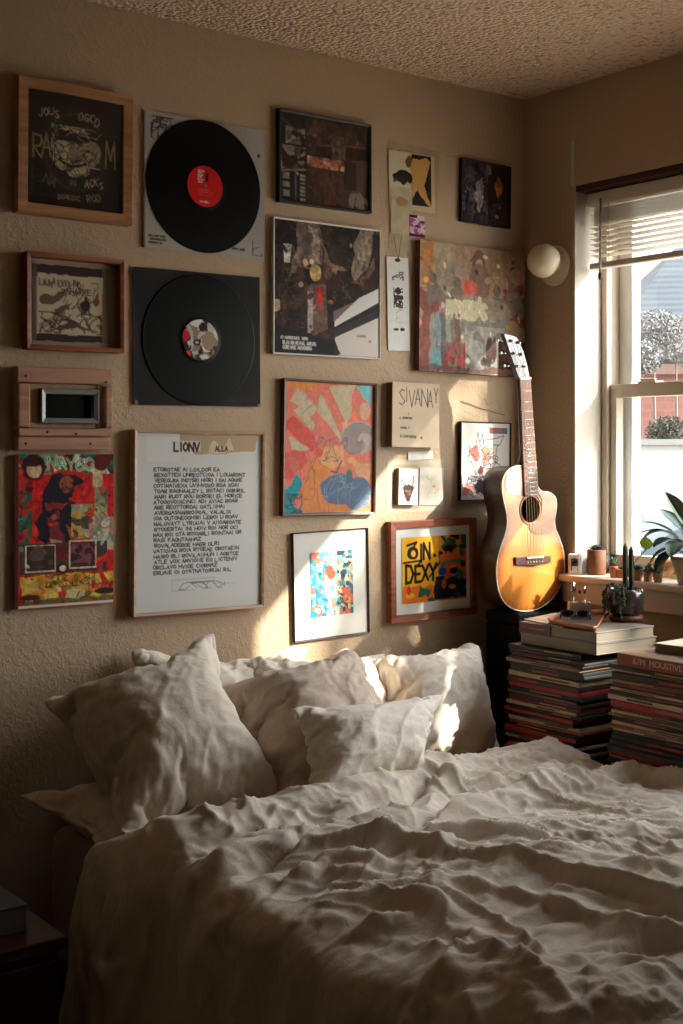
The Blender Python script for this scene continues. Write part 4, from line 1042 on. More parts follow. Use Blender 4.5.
# wall lamp on the window wall
p = at_x(556, 266, WIN_X)
t = thing('wall_sconce', 'small round cream wall light between corner and window', 'wall lamp', (WIN_X, p.y, p.z))
M = Matrix.Rotation(R(-90), 4, 'Y')
M_CERAM = mat('cream_ceramic', (.86, .80, .68), .35, coat=.3)
MB().lathe([(0, 0), (.052, 0), (.055, .003), (.055, .006), (.050, .009), (.046, .010), (.044, .013), (.02, .014), (0, .014)], 36, (0, 0, 0), M).build('back_plate', M_CERAM, t)
m = MB(); M2 = M @ Matrix.Rotation(R(12), 4, 'Y')
m.lathe([(.012, .010), (.032, .016), (.042, .028), (.046, .042), (.045, .056), (.040, .070), (.030, .082), (.015, .089), (.0, .091)], 36, (0, 0, 0), M2); m.build('shade', mat('cream_glass', (.90, .84, .72), .3, coat=.4), t)
MB().lathe([(.040, .024), (.043, .025), (.0445, .029), (.043, .031)], 36, (0, 0, 0), M2).build('rim_band', mat('dull_brass', (.55, .46, .34), .5), t)
# ------------------------------------------------------------------ guitar in the corner
CZ0 = .52
GY = 2.435                      # plane of the soundboard
G0 = at_y(531, 540, GY)


def gp(px, py, y=GY):
    v = at_y(px, py, y); return (v.x - G0.x, v.z - G0.z)


def smooth_loop(P, n=4):
    out = []; m = len(P)
    for i in range(m):
        p0, p1, p2, p3 = P[(i - 1) % m], P[i], P[(i + 1) % m], P[(i + 2) % m]
        for k in range(n):
            t = k / n; t2 = t * t; t3 = t2 * t
            out.append(tuple(.5 * (2 * p1[j] + (p2[j] - p0[j]) * t + (2 * p0[j] - 5 * p1[j] + 4 * p2[j] - p3[j]) * t2 + (3 * p1[j] - p0[j] - 3 * p2[j] + p3[j]) * t3) for j in (0, 1)))
    return out


gt = thing('acoustic_guitar', 'honey sunburst acoustic guitar standing upright in the corner beside the window', 'guitar', (G0.x, GY, G0.z))
OUT = [(522.2, 466.1), (513.8, 466.8), (506.6, 472), (502.5, 481), (502.2, 490.6), (504.2, 501.9), (506.6, 513), (507.2, 522.8), (505.8, 532.5), (502.5, 542), (499, 553.4), (496.9, 564.7), (496.9, 579), (499.3, 592), (504, 601.7), (511.4, 608), (520.3, 611), (531.5, 610.6), (541.2, 607.3), (550.9, 600), (558.9, 588.8), (563.5, 576), (564.5, 563), (563, 550), (559.7, 539), (555.7, 529), (554.6, 521), (555.7, 513), (556.5, 503.5), (554.9, 497), (549.2, 492.5), (541, 490.5), (534, 480), (529, 471)]
body = smooth_loop([gp(*q) for q in OUT])
# top with a sound hole: built as rings between the outline and the hole
HC = gp(530.6, 509.5); HR = .0335
nb = len(body)
M_TOP = bpy.data.materials.new('sunburst_spruce'); M_TOP.use_nodes = True
N = M_TOP.node_tree.nodes; L = M_TOP.node_tree.links; b = N['Principled BSDF']
vc = N.new('ShaderNodeVertexColor'); vc.layer_name = 'Col'; tc = N.new('ShaderNodeTexCoord'); mp = N.new('ShaderNodeMapping'); mp.inputs['Scale'].default_value = (220, 20, 6)
L.new(tc.outputs['Object'], mp.inputs[0]); n = N.new('ShaderNodeTexNoise'); n.inputs['Scale'].default_value = 1; n.inputs['Detail'].default_value = 3; L.new(mp.outputs[0], n.inputs['Vector'])
r = N.new('ShaderNodeMapRange'); r.inputs['To Min'].default_value = .82; r.inputs['To Max'].default_value = 1.12; L.new(n.outputs['Fac'], r.inputs['Value'])
mu = N.new('ShaderNodeVectorMath'); mu.operation = 'SCALE'; L.new(vc.outputs['Color'], mu.inputs[0]); L.new(r.outputs[0], mu.inputs['Scale']); L.new(mu.outputs[0], b.inputs['Base Color'])
b.inputs['Roughness'].default_value = .28; b.inputs['Coat Weight'].default_value = .5; b.inputs['Coat Roughness'].default_value = .08
vs = []; cols = []; NR = 10
cx = sum(p[0] for p in body) / nb; cz = sum(p[1] for p in body) / nb
angs = [math.atan2(p[1] - HC[1], p[0] - HC[0]) for p in body]
hole = [(HC[0] + HR * math.cos(a), HC[1] + HR * 1.02 * math.sin(a)) for a in angs]
for kk in range(NR + 1):
    f = kk / NR
    for i in range(nb):
        x = body[i][0] * (1 - f) + hole[i][0] * f; z = body[i][1] * (1 - f) + hole[i][1] * f
        vs.append((x, 0, z))
        e = min(math.hypot(x - q[0], z - q[1]) for q in body[::2]); s = max(0, 1 - e / .05) ** 2.2
        c1 = np.array(lin((.86, .53, .22))); c2 = np.array(lin((.55, .25, .08))); cols.append(tuple(c1 * (1 - s) + c2 * s) + (1,))
fs = [(kk * nb + i, kk * nb + (i + 1) % nb, (kk + 1) * nb + (i + 1) % nb, (kk + 1) * nb + i) for kk in range(NR) for i in range(nb)]
n1 = len(vs); inner = [(v[0], .003, v[2]) for v in vs]; vs += inner; cols += cols[:]
fs += [tuple(n1 + q for q in f[::-1]) for f in fs]
fs += [(NR * nb + i, NR * nb + (i + 1) % nb, n1 + NR * nb + (i + 1) % nb, n1 + NR * nb + i) for i in range(nb)]
mb = MB().add(vs, fs); so = mb.build('soundboard', M_TOP, gt)
so.data.color_attributes.new('Col', 'FLOAT_COLOR', 'POINT').data.foreach_set('color', np.array(cols, np.float32).ravel())
# sides and back, slightly inside the soundboard
DP = .078
m = MB(); ins = .0004
ring = [(p[0], p[1]) for p in body]
def shrink(P, d):
    out = []
    for i in range(len(P)):
        a, c = P[i - 1], P[(i + 1) % len(P)]; tx, tz = c[0] - a[0], c[1] - a[1]; l = math.hypot(tx, tz) + 1e-9
        out.append((P[i][0] - tz / l * d * SG, P[i][1] + tx / l * d * SG))
    return out
ar = sum(body[i][0] * body[(i + 1) % nb][1] - body[(i + 1) % nb][0] * body[i][1] for i in range(nb)); SG = 1 if ar > 0 else -1
rings = [(shrink(ring, .0012), .003), (shrink(ring, .0012), DP * .5), (shrink(ring, .0012), DP - .004), (shrink(ring, .004), DP), (shrink(ring, .02), DP + .004), (shrink(ring, .045), DP + .006)]
vs = [(p[0], y, p[1]) for (P, y) in rings for p in P]
fs = [(k * nb + i, k * nb + (i + 1) % nb, (k + 1) * nb + (i + 1) % nb, (k + 1) * nb + i) for k in range(len(rings) - 1) for i in range(nb)]
c0 = len(vs); vs.append((cx, DP + .007, cz)); fs += [((len(rings) - 1) * nb + i, (len(rings) - 1) * nb + (i + 1) % nb, c0) for i in range(nb)]
m.add(vs, fs, True); m.build('back_and_sides', wood('mahogany', (.22, .10, .06), (.14, .06, .04), rough=.35, coat=.3), gt)
m = MB(); P = body + [body[0]]; m.tube([(p[0], .0006, p[1]) for p in P], .0017, 8, cap=False); m.build('binding', mat('ivory_binding', (.86, .80, .68), .4), gt)
m = MB(); m.tube([(HC[0] + (HR + .0065) * math.cos(t / 8 * math.pi / 3), -.0002, HC[1] + (HR + .0065) * math.sin(t / 8 * math.pi / 3)) for t in range(49)], .0018, 6, cap=False)
m.tube([(HC[0] + (HR + .001) * math.cos(t / 8 * math.pi / 3), -.0002, HC[1] + (HR + .001) * math.sin(t / 8 * math.pi / 3)) for t in range(49)], .0011, 6, cap=False)
m.build('rosette', mat('rosette_brown', (.45, .26, .14), .4), gt)
PG = [(538.5, 492.2), (549.2, 492.9), (555, 498), (556, 508), (554, 524), (551, 533), (544.4, 535), (534.8, 534.4), (529.4, 530), (529.9, 524), (536.5, 521), (541, 512), (541.5, 500)]
m = MB(); pg = smooth_loop([gp(*q) for q in PG], 3); m.prism([(p[0], p[1]) for p in pg], -.0016, -.0001)
m.build('pickguard', mat('tortoise_pickguard', (.52, .36, .24), .12, coat=.6, var=.25, vscale=30), gt)
PG2 = [(509, 470.5), (521.5, 468), (522, 494), (518.5, 496.5), (507.5, 492), (505, 484)]  # thin pinkish plate on the upper left of the soundboard
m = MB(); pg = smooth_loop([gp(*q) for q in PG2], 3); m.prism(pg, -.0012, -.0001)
m.build('pickguard', mat('pink_plate', (.74, .50, .40), .15, coat=.6, var=.15, vscale=20), gt)
# neck, fretboard, headstock
nl, nr_ = gp(518.3, 379.3), gp(529.0, 379.0); bl_, br_ = gp(523.3, 496.5), gp(537.3, 495.8)
m = MB(); m.prism([bl_, br_, nr_, nl], -.0062, -.0008); fbm = m.build('fretboard', wood('rosewood', (.46, .30, .22), (.36, .22, .16), rough=.5, axis=2, scale=20, coat=0), gt, bevel=.0006)
m = MB()
hb = gp(521.8, 470)
K = 8
secs = []
for f in (0, .2, .4, .6, .8, 1.0):
    l = (nl[0] + (bl_[0] - nl[0]) * f * .8, nl[1] + (bl_[1] - nl[1]) * f * .8); rr = (nr_[0] + (br_[0] - nr_[0]) * f * .8, nr_[1] + (br_[1] - nr_[1]) * f * .8)
    dep = .017 + .004 * f + (.03 if f == 1.0 else 0)
    for k in range(K + 1):
        t = math.pi * k / K; c = ((l[0] + rr[0]) / 2, (l[1] + rr[1]) / 2); hw = (rr[0] - l[0]) / 2
        secs.append((c[0] - hw * math.cos(t), -.0009 + dep * math.sin(t), c[1]))
fs = [(i * (K + 1) + k, i * (K + 1) + k + 1, (i + 1) * (K + 1) + k + 1, (i + 1) * (K + 1) + k) for i in range(5) for k in range(K)]
fs += [tuple(range(K, -1, -1)), tuple(5 * (K + 1) + k for k in range(K + 1))] + [(i * (K + 1) + K, i * (K + 1), (i + 1) * (K + 1), (i + 1) * (K + 1) + K) for i in range(5)]
m.add(secs, fs, True); m.build('neck', MATS['mahogany'], gt)
m = MB()
ys = [379.3, 391.3, 402, 411.5, 419.8, 428, 435.6, 442.8, 449.6, 456, 462, 467.7, 473, 478, 482.6, 487, 491.2, 495]
for yv in ys[1:]:
    f = (yv - 379.3) / (496.3 - 379.3)
    a = (nl[0] + (bl_[0] - nl[0]) * f, nl[1] + (bl_[1] - nl[1]) * f); c = (nr_[0] + (br_[0] - nr_[0]) * f, nr_[1] + (br_[1] - nr_[1]) * f)
    fr = MB(); fr.tube([(a[0] + .0003, -.0064, a[1]), (c[0] - .0003, -.0064, c[1])], .0012, 6); fr.build('fret', mat('nickel_fret', (.80, .76, .70), .3, metal=.7), gt)
for yv in (423.9, 439, 452.8, 470.3):
    f = (yv - 379.3) / 117; x = (nl[0] + nr_[0]) / 2 + ((bl_[0] + br_[0]) / 2 - (nl[0] + nr_[0]) / 2) * f; z = nl[1] + (bl_[1] - nl[1]) * f
    MB().lathe([(0, 0), (.0022, 0), (.0022, .0003), (0, .0003)], 12, (0, 0, 0), Matrix.Translation((x, -.0062, z)) @ Matrix.Rotation(R(90), 4, 'X')).build('inlay_dot', mat('pearl', (.85, .83, .78), .3), gt)
m = MB(); m.prism([(nl[0], nl[1] - .001), (nr_[0], nr_[1] - .001), (nr_[0], nr_[1] + .004), (nl[0], nl[1] + .004)], -.0085, -.001); m.build('nut', mat('bone', (.88, .84, .76), .4), gt)
HD = [gp(518.3, 378.2), gp(529.0, 377.8), gp(526.8, 366), gp(523.0, 352), gp(517.6, 339.5), gp(515.2, 336.8), gp(503.8, 333.4), gp(503.4, 335), gp(509, 352), gp(514.5, 368)]
m = MB(); m.prism(HD, -.003, .011); hs = m.build('headstock', wood('head_veneer', (.38, .35, .36), (.30, .27, .29), rough=.2, coat=.8), gt, bevel=.001)  # veneer grey made paler, the glare is put into its colour
for k, (lx, ly, rx2, ry2, kx, ky) in enumerate(((509.6, 341, 517.0, 342.5, 521.5, 342.8), (512.4, 353.5, 519.5, 354.5, 524.3, 352.2), (515.5, 366.3, 522.5, 366.5, 527.6, 364.4))):
    for (qx, qy, ex, ey) in ((lx, ly, 2 * lx - rx2 - 2.5, ly - .6), (rx2, ry2, kx, ky)):
        p, e = gp(qx, qy), gp(ex, ey); tm = MB()
        tm.lathe([(.0048, 0), (.0048, .0014), (.0026, .002), (.0026, .0085), (.0, .009)], 14, (0, 0, 0), Matrix.Translation((p[0], -.003, p[1])) @ Matrix.Rotation(R(90), 4, 'X'))
        tm.tube([(p[0], .006, p[1]), (e[0], .006, e[1])], .0014, 6); tm.ball((e[0], .006, e[1]), .0042, 6, (1, .55, 1.1))
        tm.build('tuning_peg', M_METAL, gt)
# bridge, saddle, pins, strings
BR = [gp(513.8, 556.8), gp(549.2, 555.2), gp(549.2, 562.3), gp(541, 563.6), gp(532, 566), gp(523, 565.0), gp(514.1, 565.0)]
m = MB(); m.prism(BR, -.007, 0); m.build('bridge', mat('rosewood_bridge', (.30, .15, .10), .45, var=.2, vscale=60), gt, bevel=.0018)
a, c = gp(524.5, 557.3), gp(541, 556.3); m = MB(); m.prism([(a[0], a[1] - .003), (c[0], c[1] - .003), (c[0], c[1] + .0015), (a[0], a[1] + .0015)], -.0105, -.006); m.build('saddle', MATS['bone'], gt)
for k in range(6):
    f = k / 5; p = (a[0] + (c[0] - a[0]) * (.06 + .88 * f), a[1] + (c[1] - a[1]) * f - .013)
    m = MB(); m.ball((p[0], -.008, p[1]), .0024, 5); m.build('bridge_pin', MATS['bone'], gt)
    q = (nl[0] + (nr_[0] - nl[0]) * (.1 + .8 * f), nl[1] + .002)
    pk = [(509.6, 341), (512.4, 353.5), (515.5, 366.3), (522.5, 366.5), (519.5, 354.5), (517.0, 342.5)][[2, 1, 0, 5, 4, 3][k]] if False else [(515.5, 366.3), (512.4, 353.5), (509.6, 341), (517.0, 342.5), (519.5, 354.5), (522.5, 366.5)][k]
    w = gp(*pk)
    m = MB(); m.tube([(p[0], -.008, p[1]), (p[0], -.0108, p[1] + .0125), (q[0], -.0088, q[1]), (w[0], -.0075, w[1])], .0006 - .00004 * k, 6); m.build('string', mat('bronze_string', (.72, .62, .5), .3, metal=.8), gt)
# hanger on the wall carries it by the headstock
case = thing('record_case', 'tall black case behind the left record stack, guitar standing on it', 'case', (2.468, 2.475, CZ0 + .0004))
CH = G0.z + min(p[1] for p in body) - .0026 - CZ0
MB().box(-.088, .088, -.062, .062, .004, CH - .03).build('body', mat('black_case', (.06, .045, .04), .7, bump=.3, bscale=200, spec=.1), case, bevel=.004)
MB().box(-.089, .089, -.063, .063, CH - .028, CH).build('lid', MATS['black_case'], case, bevel=.004)
for sx in (-.05, .05): MB().box(sx - .012, sx + .012, -.0655, -.0625, CH - .05, CH - .012).build('latch', M_METAL, case)
for sx in (-.075, .075):
    for sy in (-.05, .05): MB().lathe([(0, 0), (.008, 0), (.008, .005), (0, .005)], 12, (sx, sy, 0)).build('foot', mat('tyre', (.1, .1, .1), .8), case)

# ------------------------------------------------------------------ record stacks on a low dark cabinet
CZ = .52
cabx0, cabx1, caby0, caby1 = 2.185, 2.572, 1.35, 2.56
cab = thing('low_cabinet', 'low dark wood cabinet under the record stacks, behind the bed', 'cabinet', ((cabx0 + cabx1) / 2, (caby0 + caby1) / 2, 0))
hx, hy = (cabx1 - cabx0) / 2, (caby1 - caby0) / 2
M_DKW = wood('dark_cabinet', (.22, .11, .08), (.14, .07, .05), rough=.4)
MB().box(-hx, hx, -hy, hy, CZ - .025, CZ).build('top', M_DKW, cab, bevel=.003)
MB().box(-hx + .015, hx - .005, -hy + .015, hy - .015, .06, CZ - .025).build('body', M_DKW, cab, bevel=.002)
for sy in (-1, 1):
    MB().box(-hx + .003, -hx + .015, sy * hy * .5 - hy * .47, sy * hy * .5 + hy * .47, .08, CZ - .035).build('door', M_DKW, cab, bevel=.002)
    for sx in (-1, 1): MB().box(sx * (hx - .03) - .015, sx * (hx - .03) + .015, sy * (hy - .04) - .015, sy * (hy - .04) + .015, 0, .06).build('leg', M_DKW, cab)

SPINES = {'black': (.09, .075, .07), 'dark brown': (.20, .125, .09), 'cream': (.66, .56, .44), 'red': (.55, .12, .09), 'tan': (.52, .38, .26), 'grey': (.32, .28, .25), 'rust': (.52, .23, .13), 'dark green': (.12, .155, .12), 'maroon': (.34, .09, .09), 'slate': (.21, .19, .18)}
ORDN = 'topmost second third fourth fifth sixth seventh eighth ninth tenth eleventh twelfth thirteenth fourteenth fifteenth sixteenth seventeenth eighteenth nineteenth twentieth'.split()
ORDN += ['twenty-' + x for x in ('first second third fourth fifth sixth seventh eighth ninth'.split())] + ['thirtieth'] + ['thirty-' + x for x in ('first second third fourth fifth sixth seventh eighth ninth'.split())] + ['fortieth'] + ['forty-' + x for x in ('first second third fourth fifth sixth seventh eighth ninth'.split())]
M_PAGE = mat('page_block', (.50, .455, .39), .85, bump=.5, bscale=8, stretch=(1, 1, 90), dist=.001)


def rec_mesh(w, d, th, col, seed):
    """a record sleeve: cover with the open edge and a spine strip"""
    t = thing('record_sleeve', None, 'record sleeve')
    rg = random.Random(seed)
    mname = 'sleeve_%s' % col.replace(' ', '_')
    m = MB(); m.box(-w / 2, w / 2, -d / 2, d / 2, 0, th)
    m.build('cover', mat(mname, SPINES[col], .6, var=.2, vscale=30), t, bevel=min(.0012, th * .25))
    m = MB(); a = rg.uniform(-.4, .1) * d; m.box(-w / 2 - .0006, -w / 2 + .001, a, a + d * rg.uniform(.2, .45), th * .3, th * .7)
    c2 = rg.choice(['cream', 'tan', 'grey', 'rust', 'red'] if col not in ('cream', 'tan') else ['dark brown', 'maroon', 'slate'])
    m.build('spine_lettering', mat('sleeve_%s' % c2.replace(' ', '_'), SPINES[c2], .6, var=.2, vscale=30), t)
    return t


def stack(cx, cy, w, d, ztop, zbot, cols, side, lean, group):
    n = len(cols); th = (ztop - zbot) / n; rg = random.Random(len(side) * 7 + n)
    z = ztop
    rgt = [rg.uniform(.55, 1.45) for _ in range(n)]; s = sum(rgt); ths = [(ztop - zbot) * q / s for q in rgt]
    for k, c in enumerate(cols):
        z -= ths[k]
        t = rec_mesh(w, d * rg.uniform(.96, 1.0), ths[k] - .0008, c, k * 3 + n)
        f = k / n
        t.location = (cx + rg.uniform(-.005, .005), cy + lean * f + rg.uniform(-.006, .006), z); t.rotation_euler = (0, 0, R(rg.uniform(-2.2, 2.2)))
        t['label'] = '%s-spined record sleeve, %s sleeve down the %s' % (c, ORDN[k], side); t['group'] = group


left_cols = ['black', 'dark brown', 'black', 'slate', 'black', 'tan', 'black', 'dark green', 'cream', 'dark brown', 'red', 'black', 'grey', 'dark brown', 'maroon', 'cream', 'black', 'red', 'black', 'cream', 'rust', 'black', 'red', 'dark brown', 'cream', 'black', 'tan', 'red', 'dark brown', 'black', 'grey', 'black', 'tan', 'dark brown', 'maroon', 'black', 'cream', 'dark brown', 'red', 'black', 'grey', 'dark brown', 'black']
stack(2.325, 2.150, .25, .232, H - .463, CZ + .0005, left_cols, 'stack under the guitar', .018, 'records stacked under the guitar')
right_cols = ['black', 'cream', 'dark brown', 'tan', 'maroon', 'cream', 'black', 'cream', 'red', 'dark brown', 'cream', 'tan', 'dark brown', 'cream', 'rust', 'cream', 'black', 'dark green', 'black', 'slate', 'red', 'maroon', 'black', 'cream', 'tan', 'dark brown', 'cream', 'grey', 'black', 'cream', 'dark brown', 'dark brown', 'cream', 'tan', 'rust', 'red', 'black', 'dark brown', 'black', 'grey', 'black']
stack(2.34, 1.80, .27, .305, H - .4705, CZ + .0005, right_cols, 'stack nearest the camera', .012, 'records stacked right of the guitar')


def book(name, label, x0, x1, y0, y1, z0, z1, cover, page=None, spine=None, cov=.0025, rz=0.0):
    cx, cy = (x0 + x1) / 2, (y0 + y1) / 2; t = thing(name, label, 'book', (cx, cy, z0), rz)
    w, d, h = (x1 - x0) / 2, (y1 - y0) / 2, z1 - z0
    MB().box(-w + .002, w - .002, -d + .002, d - .002, cov, h - cov).build('pages', page or M_PAGE, t)
    MB().box(-w, w, -d, d, h - cov, h).build('front_cover', cover, t, bevel=.0008); MB().box(-w, w, -d, d, 0, cov).build('back_cover', cover, t, bevel=.0008)
    if spine: MB().box(-w - .001, -w + .0025, -d, d, .0002, h - .0002).build('spine', spine, t, bevel=.0012)
    return t


M_WCOVER = mat('white_cover', (.46, .42, .375), .5); M_DCOVER = mat('maroon_cover', (.22, .08, .08), .5)
bz2, bz1, bzt = H - .463, H - .4365, H - .411
book('thick_book', 'thick pale book lying on the left record stack, under another', 2.222, 2.43, 2.006, 2.25, bz2 + .0005, bz1, M_WCOVER)
t = book('thick_book', 'uppermost pale book of the left stack with dark band on spine', 2.222, 2.42, 2.006, 2.25, bz1 + .0005, bzt, M_WCOVER)
m = MB(); m.box(-.0995 - .0012, -.098, .02, .122, .0008, .0245); m.box(-.0995, .02, .1205, .1232, .0008, .0245); m.build('dark_band', M_DCOVER, t)
m = MB()
for k in range(3): m.box(-.1012, -.1008, .108 - k * .004, .110 - k * .004, .012, .019)
m.box(-.1012, -.1008, .04, .09, .011, .0145); m.build('band_lettering', mat('red_ink', (.62, .2, .16), .5), t)
BKL = H - .4435
t = book('brown_book', 'long rust-brown book with pale spine lettering atop the right stack', 2.198, 2.44, 1.655, 1.925, H - .47, BKL, mat('tan_cover', (.44, .31, .20), .55, var=.12), None, mat('rust_spine', (.48, .22, .11), .55))
# lettering on the spine
cu = bpy.data.curves.new('spine_text', 'FONT'); cu.body = '&7M  MOUSTIVE  VEEL'; cu.size = .0185; cu.extrude = .0003; cu.align_x = 'CENTER'; cu.align_y = 'CENTER'
tmp = bpy.data.objects.new('tmp', cu); COL.objects.link(tmp); dg = bpy.context.evaluated_depsgraph_get(); me = bpy.data.meshes.new_from_object(tmp.evaluated_get(dg)); bpy.data.objects.remove(tmp)
so_ = bpy.data.objects.new('spine_lettering', me); COL.objects.link(so_); me.materials.append(mat('gold_ink', (.76, .62, .44), .5)); so_.parent = t
so_.rotation_euler = (R(90), 0, R(-90)); so_.location = (-.1224, .0, .0135)
t = book('small_book', 'small pale paperback lying on the rust-brown book', 2.275, 2.44, 1.72, 1.888, BKL + .0005, BKL + .02, mat('cream_cover', (.60, .55, .48), .6), None, None, .0015, R(4))
page = plain((.80, .77, .70), lambda a: [a.rect(.12, .1 + k * .05, .12 + .7 * random.Random(k).uniform(.5, 1), .115 + k * .05, (.6, .56, .5)) for k in range(14)], .002, .02)

# flat things on the left stack
zt = bzt + .0003
m = MB(); q = [at_h(524, 620, zt), at_h(556, 613.5, zt), at_h(582, 620, zt), at_h(563, 628, zt)]
def flatpoly(q, z0, z1):
    lo = [(p.x, p.y, z0) for p in q]; hi = [(p.x, p.y, z1) for p in q]; return MB().hexa(lo, hi)
lf = flatpoly(q, zt, zt + .0025); tag(lf.build('magazine', mat('magazine_cover', (.62, .58, .52), .4, var=.4, vscale=25)), 'thin pale magazine on the upper book beneath the orange-rimmed tray', 'magazine')
zt2 = zt + .0028
q = [at_h(545.5, 621.5, zt2 + .006), at_h(566, 612, zt2 + .006), at_h(609, 612.5, zt2 + .006), at_h(596, 630.5, zt2 + .006)]
base = sum((Vector((p.x, p.y, 0)) for p in q), Vector()) / 4
tr = thing('tray', 'shallow dark tray with orange rim holding sunglasses, left stack', 'tray', (base.x, base.y, zt2))
P = [Vector((p.x - base.x, p.y - base.y, 0)) for p in q]
lo = [(p.x * .93, p.y * .93, 0) for p in P]; hi = [(p.x * .95, p.y * .95, .0025) for p in P]
MB().hexa(lo, hi).build('tray_base', mat('dark_lacquer', (.12, .08, .07), .3), tr, bevel=.001)
rp = smooth_loop([(p.x, p.y) for p in P], 8)
rp2 = []
for i in range(4):
    a, c = P[i], P[(i + 1) % 4]
    for k in range(6): rp2.append(a.lerp(c, .08 + .84 * k / 5))
m = MB(); loop = rp2 + [rp2[0]]; nlo = len(rp2); vs = []
for p in rp2:
    d = p.normalized(); vs += [tuple(p * .93 + Vector((0, 0, .0))), tuple(p + Vector((0, 0, .0125))), tuple(p - d * .004 + Vector((0, 0, .0125))), tuple(p * .91 + Vector((0, 0, .002)))]
fs = []
for i in range(nlo):
    j = (i + 1) % nlo
    for k in range(4): fs.append((i * 4 + k, j * 4 + k, j * 4 + (k + 1) % 4, i * 4 + (k + 1) % 4))
m.add(vs, fs, True); m.build('rim', mat('orange_rim', (.56, .28, .13), .4), tr)
sg = thing('sunglasses', 'black sunglasses lying in the orange-rimmed tray', 'sunglasses', (base.x - .004, base.y + .010, zt2 + .0085), R(-62)); sg.rotation_euler = (R(-58), 0, R(-50)); sg.scale = (.82, .82, .82)
M_SGL = mat('black_acetate', (.05, .05, .055), .15)
for sx in (-1, 1):
    pts = [(sx * .022 + .019 * math.cos(t / 10 * math.pi), -.002, .0155 + .0145 * math.sin(t / 10 * math.pi)) for t in range(21)]
    MB().tube(pts, .0016, 6).build('lens_rim', M_SGL, sg)
    MB().prism([(p[0] * .99 + sx * .0002, p[2]) for p in pts[:-1]], -.0025, -.0015).build('lens', mat('smoke_lens', (.03, .03, .035), .05), sg)
    MB().tube([(sx * .042, -.002, .018), (sx * .043, .02, .017), (sx * .040, .05, .008), (sx * .036, .058, .0015)], .0014, 6).build('temple_arm', M_SGL, sg)
MB().tube([(-.005, -.002, .02), (0, -.003, .022), (.005, -.002, .02)], .0015, 6).build('nose_bridge', M_SGL, sg)
# cream box with spoons and a glass bulb
p = at_h(579.5, 617.2, bzt); bx = thing('desk_organizer', 'small cream open box holding shiny bulb-ended items behind the tray', 'box', (p.x, p.y, bzt + .0003), R(-37))
m = MB(); w_, d_, h_ = .0265, .015, .037
for (a, c, e, f, g, i) in ((-w_, w_, -d_, d_, 0, .002), (-w_, w_, -d_, -d_ + .0018, .002, h_), (-w_, w_, d_ - .0018, d_, .002, h_), (-w_, -w_ + .0018, -d_ + .0018, d_ - .0018, .002, h_), (w_ - .0018, w_, -d_ + .0018, d_ - .0018, .002, h_)): m.box(a, c, e, f, g, i)
bo = m.build('box_shell', mat('cream_plastic', (.86, .76, .62), .5), bx)
for k, (ox, oy, hh, rr) in enumerate(((-.015, .002, .078, .0085), (.012, -.002, .070, .006), (.001, .004, .064, .004))):
    v = Matrix.Rotation(R(-37), 3, 'Z') @ Vector((ox, oy, 0)); l_ = ['large silver spoon bowl standing up leftmost in the cream box', 'smaller silver spoon standing at the right in the cream box', 'dark slim-necked brush standing in the middle of the cream box'][k]
    s = thing(['spoon', 'spoon', 'brush'][k], l_, ['spoon', 'spoon', 'brush'][k], (p.x + v.x, p.y + v.y, bzt + .0025))
    mt = M_METAL if k < 2 else mat('dark_handle', (.15, .12, .1), .4)
    MB().tube([(0, 0, 0), (.001, 0, hh * .6)], .0018, 6).build('handle', mt, s); MB().ball((.001, 0, hh - rr), rr, 8, (1, .45, 1.7)).build('bowl' if k < 2 else 'bristle_head', mt, s)
# cactus with trailing plant in a glazed pot
p = at_h(626, 621, bzt); cp = thing('potted_cactus', 'two-column cactus with trailing strands in dark glazed pot on the books', 'potted plant', (p.x, p.y, bzt + .0003))
MB().lathe([(0, 0), (.036, 0), (.040, .006), (.041, .012), (.038, .015), (.0, .015)], 32).build('saucer', mat('brown_saucer', (.36, .20, .14), .5), cp)
MB().lathe([(.0, .015), (.034, .0155), (.041, .024), (.044, .045), (.043, .068), (.0395, .078), (.037, .078), (.0395, .066), (.0, .064)], 32).build('pot', mat('glazed_pot', (.22, .18, .155), .18, coat=.6, var=.3, vscale=25), cp)
MB().lathe([(0, .066), (.038, .0665), (.0385, .064)], 24).build('soil', M_SOIL, cp)
def cactus_mesh(x, y, z0, h, r):
    m = MB(); n = 30; vs = []; fs = []; K2 = 12
    for i in range(K2 + 1):
        f = i / K2; rr = r * (1 if f < .85 else math.sqrt(max(0, 1 - ((f - .85) / .15) ** 2)) + .02)
        for k in range(n):
            t = 2 * math.pi * k / n; q = rr * (1 + .14 * math.cos(6 * t)); vs.append((x + q * math.cos(t), y + q * math.sin(t), z0 + h * f))
    for i in range(K2):
        for k in range(n): fs.append((i * n + k, i * n + (k + 1) % n, (i + 1) * n + (k + 1) % n, (i + 1) * n + k))
    fs.append(tuple(K2 * n + k for k in range(n))); m.add(vs, fs, True); return m
u = Vector((.8, -.6))
for (o_, hh) in ((-.002, .128), (.0125, .120)):
    cm_ = cactus_mesh(u.x * o_, u.y * o_, .06, hh, .0055)
    for kk in range(26):
        t = (kk * 2.4); zz = .07 + hh * .9 * ((kk * .618) % 1); c0_ = (u.x * o_, u.y * o_)
        cm_.tube([(c0_[0] + .005 * math.cos(t), c0_[1] + .005 * math.sin(t), zz), (c0_[0] + .009 * math.cos(t), c0_[1] + .009 * math.sin(t), zz + .001)], .0004, 3)
    cm_.build('cactus_stem', mat('cactus_green', (.12, .17, .11), .6, var=.2, vscale=80), cp)
rg = random.Random(4)
